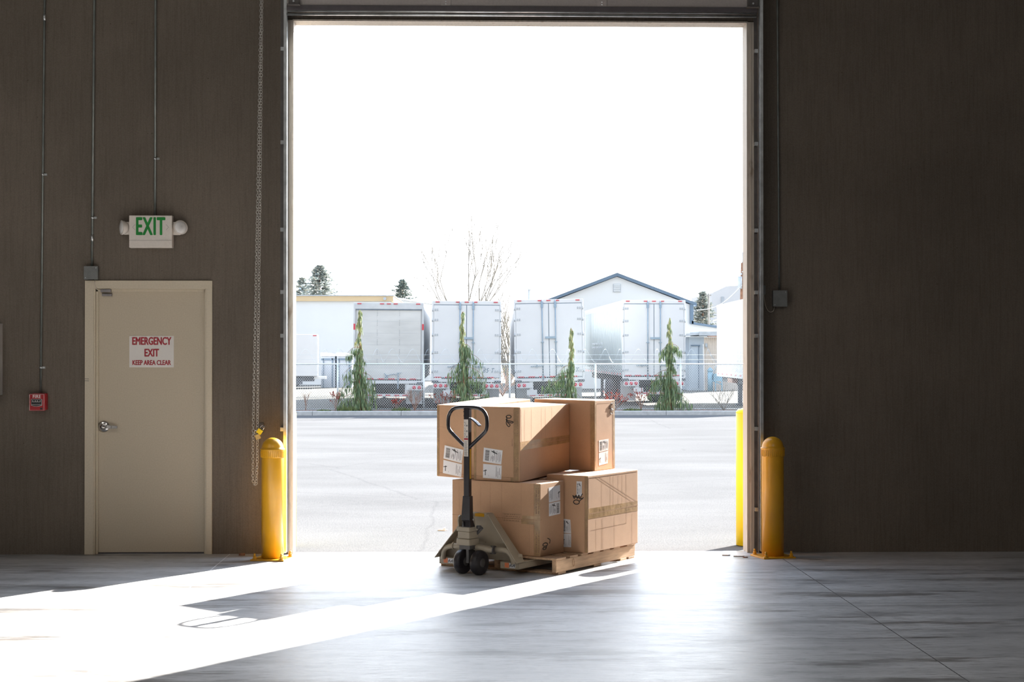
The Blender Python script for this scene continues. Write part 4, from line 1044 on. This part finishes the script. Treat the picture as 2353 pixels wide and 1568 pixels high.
    for s in (-1, 1): m.box(s * .7 - .06, s * .7 + .06, length - 3.2, length - 3.05, .05, deck); m.box(s * .7 - .14, s * .7 + .14, length - 3.25, length - 3.0, 0, .05)
    m.build('landing_gear', M_tdark, t)
    if plate:
        m = MB(); m.box(-h + .42, -h + .80, -.01, .0, deck - .66, deck - .46); m.build('number_plate', M_twhite, t)
    return t
trailer((-3.045, 61, LZ), radians(.5), radians(.35), 2.56, 3.90, 1.075, 'roll', 'white semi-trailer with a grimy roll-up rear door, first from the left', lights=2, plate=False)
trailer((-.177, 61, LZ), 0, radians(.35), 2.54, 3.965, 1.13, 'swing', 'white semi-trailer lettered 85 T, second from the left', numtxt=('85\u00b7T', .80, 1.40))
trailer((2.93, 61, LZ), radians(-.75), radians(-1.0), 2.55, 4.03, 1.16, 'swing', 'white semi-trailer lettered with a dot and T, third from the left', lights=2, numtxt=('\u2022T', .95, 1.40))
t4 = trailer((7.10, 64, LZ), radians(1.3), 0, 2.44, 4.10, 1.16, 'swing', 'white semi-trailer lettered 86 T with a shiny steel left side, rightmost of the rear-facing four', side=M_tsteel, axles=(5.2, 6.5), numtxt=('86\u00b7T', .77, 1.50))
m = MB()
for k in range(15): m.box(-1.236, -1.234, .5 + k * 1.03, .5 + k * 1.03 + .45, 1.18, 1.26)
m.build('side_reflector', M_tred, t4)
m = MB()
for k in range(9):
    for q in range(2): m.box(-1.236, -1.234, 7.6 + k * .52, 7.95 + k * .52, 2.42 - .16 * q + .02 * (k % 2), 2.50 - .16 * q)
m.build('side_print', M_vent, t4)

# short trailer seen from its side at the right edge
st = thing('semi_trailer', 'white semi-trailer cut by the right jamb, faded panel on its long side', 'trailer', (10.10, 60.9, LZ), radians(-1.5), 'semi-trailers parked behind the fence')
m = MB(); m.box(0, 2.5, .0, 8.2, 1.10, 4.02)
for k in range(28): m.box(-.008, .002, .3 + k * .28, .33 + k * .28, 1.3, 3.9)
m.box(-.012, .01, 0, 8.2, 3.92, 4.05); m.box(-.012, .01, 0, 8.2, 1.08, 1.28); m.box(-.016, .02, -.01, .12, 1.08, 4.05)
m.build('cargo_body', M_twhite, st)
MB().box(-.010, -.001, 5.4, 7.6, 1.75, 3.55).build('faded_panel', M_flap, st)
m = MB()
for k in range(6): m.box(-.016, -.012, .7 + k * 1.35, 1.1 + k * 1.35, 1.16, 1.22)
m.build('reflective_strip', M_tred, st)
for x in (.27, 2.2):
    m = MB(); m.box(x - .08, x + .08, 3.0, 3.18, .08, 1.10); m.box(x - .17, x + .17, 2.9, 3.28, 0, .09); m.build('landing_gear', M_tdark, st)
m = MB(); m.box(.0, .5, 3.3, 4.8, .88, 1.05); m.bar((.27, 3.2, .6), (.3, 4.4, 1.0), .05, .05); m.build('brace', M_rust, st)
m = MB(); m.box(.2, 2.25, .4, 8, .86, 1.1); m.build('chassis', M_tdark, st)

# box truck far left
bt = thing('box_truck', 'white box truck far behind the fence at the left jamb', 'truck', (-9.9, 95, LZ), radians(4))
m = MB(); m.box(-2.6, 1.1, 0, 2.4, .72, 3.12); m.build('cargo_box', M_twhite, bt, bevel=.03)
m = MB(); m.box(1.1, 1.13, .05, 2.35, .74, 3.08); m.build('end_door', M_twhite, bt)
m = MB(); m.box(.9, 1.6, .2, 2.2, .55, .70); m.build('step_bumper', M_twhite, bt, bevel=.01)
m = MB(); m.box(.85, 1.05, -.01, 0, 3.02, 3.07); m.build('marker_light', M_tred, bt)
m = MB(); m.box(-2.4, .9, .4, 2.0, .42, .72); m.box(-.2, .25, .1, .4, .25, .6); m.build('chassis', M_tdark, bt)
for x in (-.4, -2.2):
    for yy in (.25, 2.15):
        mt, mh = MB(), MB(); M_ = Matrix.Translation((x, yy, .48)) @ Matrix.Rotation(pi / 2, 4, 'X')
        mt.lathe([(.25, -.14), (.44, -.14), (.48, -.1), (.48, .1), (.44, .14), (.25, .14)], 24, M=M_); mh.lathe([(0, -.1), (.26, -.13), (.26, .13), (0, .1)], 20, M=M_)
        wt = mt.build('wheel', M_tyre, bt); mh.build('hub', M_tframe, wt)

# ------------------------------------------------------------------ buildings
bb = thing('warehouse_building', 'long white flat-roofed building with a tan fascia band beyond the trailers at left', 'building', (-16, 107, LZ))
part(MB().box(-34, -5.2, 107, 122, LZ, 4.98), 'wall', M_bwall, bb)
part(MB().box(-34.2, -5.0, 106.85, 122, 4.97, 5.30), 'fascia', M_btan, bb)
part(MB().box(-34.3, -4.95, 106.8, 122.1, 5.30, 5.36), 'roof_edge', M_vent, bb)
part(MB().cyl((-5.55, 106.85, 5.13), (-5.55, 106.7, 5.13), .10, 16), 'wall_lamp', M_vent, bb)
lb2 = thing('low_building', 'low white building with a sloping roof just right of the tan-trimmed one', 'building', (-2.6, 123, LZ))
m = MB(); m.prism([(-5.6, 123, LZ), (-.4, 123, LZ), (-.4, 123, 4.9), (-5.6, 123, 5.6)], (0, 8, 0)); part(m, 'wall', M_bwall, lb2)
m = MB(); m.prism([(-5.7, 122.8, 5.62), (-.3, 122.8, 4.9), (-.3, 122.8, 5.05), (-5.7, 122.8, 5.78)], (0, 8.4, 0)); part(m, 'roof', M_bgrey, lb2)
gb = thing('gable_building', 'white metal gable-roofed building with slate-blue roof trim behind the right trailers', 'building', (8.4, 95, LZ))
m = MB(); m.prism([(4.12, 95, LZ), (12.70, 95, LZ), (12.70, 95, 4.38), (8.40, 95, 6.02), (4.12, 95, 4.38)], (0, 20, 0)); part(m, 'wall', M_bwall, gb)
for s in (-1, 1):
    xe, ze = (3.85, 4.33) if s < 0 else (12.98, 4.33)
    m = MB(); m.prism([(8.40, 94.75, 6.04), (xe, 94.75, ze), (xe, 94.75, ze + .17), (8.40, 94.75, 6.24)], (0, 20.4, 0)); part(m, 'roof', M_btrim, gb)
m = MB(); m.box(8.18, 8.62, 94.95, 95, 5.13, 5.60); lvv = part(m, 'gable_vent', M_vent, gb)
m = MB()
for k in range(4): m.box(8.21, 8.59, 94.9, 94.96, 5.17 + k * .11, 5.23 + k * .11)
part(m, 'louver', M_bwall, lvv)
m = MB(); m.box(12.60, 12.80, 94.8, 95, 3.30, 4.40); part(m, 'corner_trim', M_btrim, gb)
m = MB(); m.prism([(12.70, 95, LZ), (16.5, 95, LZ), (16.5, 95, 2.72), (12.70, 95, 3.30)], (0, 19, 0)); part(m, 'lean_to_wall', M_bwall, gb)
m = MB(); m.prism([(12.70, 94.8, 3.28), (16.8, 94.8, 2.65), (16.8, 94.8, 2.80), (12.9, 94.8, 3.38), (12.70, 94.8, 3.50)], (0, 19.4, 0)); part(m, 'lean_to_roof', M_btrim, gb)
sh = thing('storage_shed', 'small grey and tan corrugated shed beside the right-hand trailer', 'shed', (12.9, 90, LZ))
part(MB().box(11.9, 12.72, 90, 93, LZ, 2.50), 'grey_wall', M_shedgrey, sh)
part(MB().box(12.72, 15.2, 90.0, 93, LZ, 2.48), 'corrugated_wall', M_corr, sh)
m = MB(); m.prism([(11.65, 89.7, 2.55), (12.4, 89.7, 2.60), (12.4, 89.7, 2.72), (11.65, 89.7, 2.66)], (0, 3.5, 0)); m.box(12.4, 15.4, 89.6, 93.3, 2.56, 2.78); part(m, 'roof', M_vent, sh)
part(MB().box(12.9, 15.3, 89.65, 90, 2.50, 2.56), 'soffit', M_rust, sh)
m = MB(); m.box(12.02, 12.42, 89.96, 90, LZ + .1, 2.0); sdr = part(m, 'shed_door', M_shedgrey, sh); m = MB(); m.box(12.0, 12.5, 89.9, 89.97, 2.0, 2.06); m.box(12.4, 12.43, 89.93, 89.99, LZ + .1, 2.0); part(m, 'door_rail', M_btrim, sdr)
m = MB(); m.bar((12.72, 89.85, LZ), (12.66, 89.85, 2.1), .05, .05); part(m, 'corner_post', M_twhite, sh)
m = MB(); m.box(12.78, 12.9, 89.9, 90, 1.95, 2.15); m.tube([(12.84, 89.88, 2.0), (13.1, 89.85, 1.5), (13.5, 89.85, .95), (13.75, 89.8, .7)], .018, 6); part(m, 'meter_pipe', M_vent, sh)
fr = thing('tall_building', 'tall pale grey building in the far right distance behind the utility pole', 'building', (30, 160, LZ))
m = MB(); m.prism([(23.4, 160, LZ), (36, 160, LZ), (36, 160, 8.6), (27.0, 160, 8.25), (24.8, 160, 8.12), (23.4, 160, 7.45)], (0, 15, 0)); part(m, 'wall', M_bgrey, fr)
m = MB(); m.box(24.3, 24.55, 159.9, 160, 6.3, 7.1); part(m, 'louver_vent', M_vent, fr)

for x0, x1, lab in ((-8.85, -8.02, 'grey-blue storage container with a white tarp, between the truck and the first trailer, left one'), (-7.93, -7.02, 'grey-blue storage container under white tarp edges, the one touching the first trailer')):
    t = thing('storage_container', lab, 'container', ((x0 + x1) / 2, 98, LZ), group='storage containers left of the trailers')
    part(MB().box(x0, x1, 98, 99.5, LZ, 1.42), 'container_body', M_bin, t, bevel=.02)
    m = MB(); m.prism([(x0 - .03, 97.9, 1.42), (x1 + .03, 97.9, 1.42), (x1 + .03, 97.9, 1.50), ((x0 + x1) / 2, 97.9, 1.62), (x0 - .03, 97.9, 1.64)], (0, 1.7, 0)); part(m, 'tarp', M_tarp, t, bevel=.02)
    m = MB(); m.box(x0 + .12, x0 + .16, 97.96, 98, LZ, 1.3); m.box(x1 - .2, x1 - .12, 97.96, 98, LZ, 1.3); m.box(x0, x1, 97.96, 98, 1.2, 1.3); part(m, 'frame_band', M_btrim, t)
mc = thing('yard_machine', 'faded blue machine standing against the corrugated shed', 'machine', (13.2, 89, LZ))
m = MB(); m.cyl((12.95, 89.2, LZ), (12.95, 89.2, .65), .14, 14); m.lathe([(.15, .0), (.15, .12), (.05, .22), (0.001, .24)], 14, c=(12.95, 89.2, .6)); part(m, 'tank', M_machine, mc)
m = MB(); m.box(13.1, 13.6, 89, 89.5, .1, .5); m.bar((12.85, 89.1, .2), (13.6, 89.1, -.1), .06, .06); m.bar((13.2, 89, LZ), (13.2, 89, .1), .06, .06); m.bar((13.55, 89, LZ), (13.55, 89, .1), .06, .06); part(m, 'engine_frame', M_machine, mc)
m = MB(); m.tube([(13.1, 88.9, .5), (13.2, 88.9, .9), (13.35, 88.9, .95), (13.5, 88.9, .6)], .035, 8); part(m, 'hose', M_vent, mc)

# poles and cable
up = thing('utility_pole', 'tall wooden utility pole rising behind the trailer at the right jamb', 'utility pole', (19.75, 120, LZ))
part(MB().tube([(19.65, 120, LZ), (19.80, 120, 8.2)], .17, 12, r2=.14), 'pole', M_bark, up)
part(MB().cyl((19.80, 120, 8.2), (19.82, 120, 8.95), .06, 8), 'pole_pin', M_vent, up)
m = MB(); m.box(19.72, 20.06, 119.8, 120.0, 7.5, 7.58); m.box(19.6, 19.72, 119.8, 119.95, 7.3, 7.45); m.cyl((19.58, 119.9, 6.3), (19.58, 119.9, 7.2), .16, 14); part(m, 'pole_hardware', M_vent, up)
u2 = thing('utility_pole', 'thin distant utility pole beside the pine tree right of the gable building', 'utility pole', (17.33, 120, LZ))
part(MB().cyl((17.33, 120, LZ), (17.30, 120, 5.95), .07, 8), 'pole', M_barkg, u2); part(MB().box(17.05, 17.5, 119.95, 120.05, 5.80, 5.86), 'crossarm', M_barkg, u2)
vp = thing('vent_pipe', 'slim grey vent pipe standing above the third trailer roof', 'pipe', (4.27, 121, LZ))
part(MB().cyl((4.27, 121, LZ), (4.27, 121, 6.25), .10, 12), 'pipe', M_vent, vp); part(MB().cyl((4.27, 121, 6.25), (4.27, 121, 6.36), .16, 12), 'rain_cap', M_vent, vp)
pts = []
for k in range(15):
    s = k / 14; x = 19.7 + (12.9 * 120 / 95 - 19.7) * s; pts.append((x * (1 - s) + s * x, 119.8 - s * 1, 6.55 + (4.72 - 6.55) * s - .95 * sin(pi * s) * .55))
tag(MB().tube(pts, .028, 6).build('service_cable', M_twhite, loc=pts[0]), 'white service cable sagging from the tall utility pole to the gable building', 'cable')

# ------------------------------------------------------------------ vegetation
def strand(mb, p, L_, droop, wd, rnd, segs=3):
    """hanging spray of narrow leaf blades"""
    a = rnd.uniform(0, 2 * pi); d = Vector((cos(a) * droop, sin(a) * droop, -1)).normalized()
    side = Vector((-sin(a), cos(a), 0)) * wd * .5
    q = p + d * L_ * .4; e = p + d * L_ + Vector((0, 0, -.02))
    mb.add([p, q + side, e, q - side], [(0, 1, 2, 3)])
def cedar(x, y, z0, h, seed, lean, wide, tips, boughs, lab):
    rnd = random.Random(seed)
    t = thing('weeping_cedar', lab, 'tree', (x, y, z0), group='weeping cedars along the fence')
    def cx_(f): return lean * sin(f * 2.6) * .5 + lean * f * f * .5
    m = MB(); tp = [(cx_(f), 0, h * f) for f in [k / 10 for k in range(10)]] + [(cx_(1.0) , 0, h * .985)]
    m.tube(tp, .055, 7, r2=.010); m.build('trunk', M_bark, t)
    fol, tip, br = MB(), MB(), MB()
    n = int(78 * h / 3.5)
    for i in range(n):
        f = (i + .5) / n; z = h * (1 - f ** 1.15) * .97 + .02
        fr_ = z / h
        R = (.05 + wide * (1 - fr_) ** .9) * rnd.uniform(.4, 1.0)
        if fr_ > tips and rnd.random() < .35: continue
        a = rnd.uniform(0, 2 * pi); c = Vector((cx_(fr_), 0, z))
        out = Vector((cos(a), sin(a) * .8, 0))
        P = [c + out * R * s + Vector((0, 0, .10 * sin(s * 2) - .30 * s * s * (R / .3))) for s in (0, .35, .7, 1.)]
        br.tube(P, .008, 4, r2=.003)
        for s in range(4):
            for k in range(7 if fr_ < tips else 4):
                q = P[s].lerp(P[min(3, s + 1)], rnd.random())
                Lr = rnd.uniform(.14, .34) * (1.25 if fr_ < tips * .6 else .8)
                strand(tip if (fr_ > tips and rnd.random() < .75) else fol, q + Vector((rnd.uniform(-.03, .03), rnd.uniform(-.03, .03), 0)), Lr, .22, rnd.uniform(.02, .04), rnd)
    for i in range(int(430 * h / 3.5)):
        f = rnd.random(); z = h * (1 - f ** 1.1) * .98 + .05; fr_ = z / h
        if fr_ > tips and rnd.random() < .5: continue
        a = rnd.uniform(0, 2 * pi); rr = (.02 + (wide * .42) * (1 - fr_)) * sqrt(rnd.random())
        strand(tip if fr_ > tips else fol, Vector((cx_(fr_) + cos(a) * rr, sin(a) * rr, z)), rnd.uniform(.14, .30), .15, rnd.uniform(.02, .045), rnd)
    for (zb, ax, ay, ln, hang) in boughs:     # long arching boughs
        c = Vector((cx_(zb / h), 0, zb)); P = []
        for k in range(9):
            s = k / 8; P.append(c + Vector((ax * ln * s, ay * ln * s, .05 * sin(s * 3) - .45 * ln * s * s)))
        br.tube(P, .011, 5, r2=.004)
        for p in P[1:]:
            for k in range(13):
                strand(fol, p + Vector((rnd.uniform(-.06, .06), rnd.uniform(-.05, .05), rnd.uniform(-hang, .02))), rnd.uniform(.15, .32), .2, rnd.uniform(.02, .04), rnd)
    br.build('branch', M_bark, t); tag(fol.build('foliage', M_cedar, t), kind='stuff')
    if tip.v: tag(tip.build('tip_foliage', M_cedar_tip, t), kind='stuff')
    return t
ZC = -.40
cedar(-3.86, 57.75, ZC, 3.55, 1, -.02, .36, .58, [(2.2, -1, .1, .42, .2), (1.55, -1, 0, .55, .35), (1.3, 1, -.1, .5, .45), (.9, 1, .2, .55, .45), (1.0, -1, .1, .75, .25), (.6, -1, -.1, .8, .25), (.35, -1, .1, .85, .12), (.4, 1, 0, .38, .3)], 'weeping cedar tree in front of the roll-up door trailer')
cedar(-.20, 57.85, ZC, 3.50, 2, -.12, .30, .66, [(2.3, 1, 0, .3, .35), (2.0, 1, .1, .65, .55), (1.5, 1, -.1, .75, .5), (1.6, -1, .1, .5, .4), (1.1, 1, .1, .85, .35), (1.0, -1, 0, .4, .4), (.6, 1, 0, .4, .4)], 'weeping cedar tree in front of the 85 T trailer, behind the jack handle')
cedar(3.44, 57.8, ZC, 2.90, 3, .10, .24, .60, [(1.55, -1, 0, .40, .35), (1.3, -1, .1, .95, .25), (1.15, -1, -.1, .7, .3), (.8, -1, 0, .5, .4), (.6, 1, .1, .4, .3)], 'thin weeping cedar tree in front of the third trailer, one long bough to the left')
cedar(7.0, 57.8, ZC, 3.30, 4, -.04, .30, .72, [(2.3, 1, 0, .35, .2), (2.2, -1, 0, .32, .2), (1.4, -1, .1, .6, .3), (1.2, -1, 0, .75, .4), (.9, 1, .1, .4, .35), (.75, -1, 0, .45, .45), (.6, 1, -.1, .7, .35), (.4, 1, .2, .85, .25), (.45, -1, .1, .5, .3)], 'weeping cedar tree in front of the rightmost rear-facing trailer')

def conifer(x, y, z0, h, wide, seed, m_, lab, dens=1., tiers=16):
    rnd = random.Random(seed); t = thing('conifer', lab, 'tree', (x, y, z0), group='evergreens on the skyline')
    MB().tube([(0, 0, 0), (0, 0, h * .97)], .14, 7, r2=.02).build('trunk', M_bark, t)
    m = MB()
    nb = int(tiers * 30 * dens)
    for i in range(nb):
        f = (i + rnd.random()) / nb; f = 1 - (1 - f) ** 1.0; z = h * (.10 + .88 * f); R = wide * (1 - f) ** .75 + .05
        a = rnd.uniform(0, 2 * pi); r_ = R * rnd.uniform(.45, 1.15) * (.8 + .35 * sin(a * 3 + i * .02))
        for s in (.2, .4, .6, .8, 1.0):
            c = Vector((cos(a) * r_ * s, sin(a) * r_ * s, z + .20 * r_ * s * s - .20 * r_ * s + rnd.uniform(-.05, .05)))
            for q in range(4):
                b = a + rnd.uniform(-1.0, 1.0); l = rnd.uniform(.12, .30) * (1.0 if wide > 1 else .7)
                d = Vector((cos(b), sin(b), rnd.uniform(-.2, .5))) * l; sd_ = Vector((-sin(b), cos(b), rnd.uniform(-.8, .8))) * l * .26
                m.add([c, c + d * .5 + sd_, c + d, c + d * .5 - sd_], [(0, 1, 2, 3)])
    tag(m.build('foliage', m_, t), kind='stuff'); return t
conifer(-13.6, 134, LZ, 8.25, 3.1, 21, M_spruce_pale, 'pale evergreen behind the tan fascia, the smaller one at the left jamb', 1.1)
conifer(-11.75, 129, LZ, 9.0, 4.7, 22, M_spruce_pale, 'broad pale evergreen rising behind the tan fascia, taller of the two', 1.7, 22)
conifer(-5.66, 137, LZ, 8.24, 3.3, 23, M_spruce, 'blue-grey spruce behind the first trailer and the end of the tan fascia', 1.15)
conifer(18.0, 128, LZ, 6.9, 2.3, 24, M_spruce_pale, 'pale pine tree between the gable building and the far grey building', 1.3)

def grow(m, p, d, L_, r, depth, rnd, spread=.5, up=.15, n=(2, 3), twist=.12, leaves=None, taper=.62):
    P = [p]; q = p.copy(); dd = d.copy()
    for k in range(4):
        dd = (dd + Vector((rnd.uniform(-twist, twist), rnd.uniform(-twist, twist), up * .25))).normalized(); q = q + dd * L_ / 4; P.append(q.copy())
    m.tube(P, r, 5 if r > .01 else 4, r2=r * taper, caps=False)
    if depth == 0:
        if leaves is not None:
            for k in range(3):
                c = P[rnd.randrange(1, 5)]; a = Vector((rnd.uniform(-1, 1), rnd.uniform(-1, 1), rnd.uniform(-1, 1))).normalized() * .05; b = a.cross(Vector((.3, .8, .5))).normalized() * .02
                leaves.add([c, c + a * .5 + b, c + a, c + a * .5 - b], [(0, 1, 2, 3)])
        return
    for k in range(rnd.randint(*n)):
        b = P[rnd.choice((2, 3, 4))] if k else P[4]
        nd = (dd + Vector((rnd.uniform(-spread, spread), rnd.uniform(-spread, spread), rnd.uniform(-.1, up + .2)))).normalized()
        grow(m, b, nd, L_ * rnd.uniform(.6, .85), r * taper, depth - 1, rnd, spread, up, n, twist, leaves, taper)
rnd = random.Random(7)
bt_ = thing('bare_tree', 'bare leafless tree with thin upright branches above the 85 T trailer', 'tree', (-.25, 88, LZ))
m = MB(); m.tube([(0, 0, 0), (.02, 0, 1.6)], .13, 8, r2=.10); m.build('trunk', M_barkg, bt_)
for k, (dx, ln) in enumerate(((-.38, 2.4), (-.24, 2.7), (-.12, 3.0), (-.02, 3.1), (.1, 3.0), (.2, 2.8), (.33, 2.6), (.46, 2.2))):
    m = MB(); grow(m, Vector((.02 + dx * .15, rnd.uniform(-.05, .05), 1.55)), Vector((dx, rnd.uniform(-.25, .25), 1)).normalized(), ln, .050, 4, rnd, .42, .22, (2, 3), .12, None, .66)
    m.build('branch', M_barkg, bt_)
def shrub(x, y, z0, h, seed, m_, lab, leaves=None, stems=5, spread=.5, name='bare_shrub', group='small shrubs in the planting strip', depth=2):
    rnd = random.Random(seed); t = thing(name, lab, 'shrub', (x, y, z0), group=group)
    m = MB(); lf = MB() if leaves else None
    for k in range(stems):
        a = 2 * pi * k / stems + rnd.uniform(-.4, .4)
        grow(m, Vector((0, 0, 0)), Vector((cos(a) * spread, sin(a) * spread, 1)).normalized(), h * .45, .010 * (h / .8), depth, rnd, .6, .1, (2, 3), .15, lf, .7)
    m.build('stems', m_, t)
    if leaves: tag(lf.build('leaves', leaves, t), kind='stuff')
    return t
shrub(-5.745, 57.7, ZC, .75, 31, M_twig, 'small bare shrub nearest the left jamb in the planting strip', None, 3, .35)
shrub(-4.70, 57.6, ZC, .72, 32, M_twig, 'small bare shrub at the fence post left of the first cedar', M_redleaf, 4, .3)
shrub(-2.62, 57.7, ZC, .50, 33, M_twig, 'low reddish shrub under the roll-up door trailer', M_redleaf, 4, .5)
shrub(-1.95, 57.6, ZC, .85, 34, M_twig, 'taller pale bare shrub right of the roll-up door trailer centre', None, 8, .38)
shrub(-.98, 57.7, ZC, .78, 35, M_twig, 'dark twiggy shrub in front of the left mud flap of the 85 T trailer', M_redleaf, 7, .7)
shrub(5.02, 57.6, ZC, .72, 36, M_twig, 'red-leaved shrub at the right edge of the carton stack', M_redleaf, 8, .6)
shrub(5.95, 57.7, ZC, .80, 37, M_twig, 'sparse red-leaved shrub left of the rightmost cedar', M_redleaf, 5, .35)
shrub(8.85, 57.7, ZC, .95, 38, M_barkg, 'pale spreading bare shrub near the right jamb', None, 6, .7)
def tuft(x, y, z0, w, h, seed, lab, n=260):
    rnd = random.Random(seed); m = MB()
    for k in range(n):
        a = rnd.uniform(0, 2 * pi); r_ = w * sqrt(rnd.random()); c = Vector((x + cos(a) * r_, y + sin(a) * r_ * .6, z0)); b = rnd.uniform(0, 6.3); l = h * rnd.uniform(.4, 1) * (1 - .5 * r_ / w)
        s_ = Vector((cos(b), sin(b), 0)) * .012; tp = c + Vector((rnd.uniform(-.1, .1), rnd.uniform(-.06, .06), l))
        m.add([c - s_, c + s_, tp], [(0, 1, 2)])
    tag(m.build('grass_tuft', M_greenleaf, loc=(x, y, z0)), lab, 'grass tuft', 'grass tufts in the planting strip', 'stuff')
tuft(-2.42, 57.6, ZC, .34, .22, 41, 'low green tuft at the curb below the roll-up door trailer')
tuft(5.62, 57.6, ZC, .34, .16, 42, 'low green tuft at the curb left of the rightmost cedar')
tuft(-5.1, 57.55, ZC, .25, .10, 43, 'flat green tuft at the curb between the two leftmost shrubs')
tuft(-4.25, 57.6, ZC, .38, .30, 44, 'green tuft at the foot of the leftmost cedar', 420)
bs = shrub(1.95, 86, LZ, 4.3, 45, M_barkg, 'tall sandy bare thicket seen between the second and third trailers', None, 12, .22, 'bare_thicket', None, 3)
gs = shrub(1.5, 78, LZ, 1.3, 46, M_twig, 'small green bush low in the gap between the second and third trailers', M_greenleaf, 10, .6, 'green_bush', None, 3)
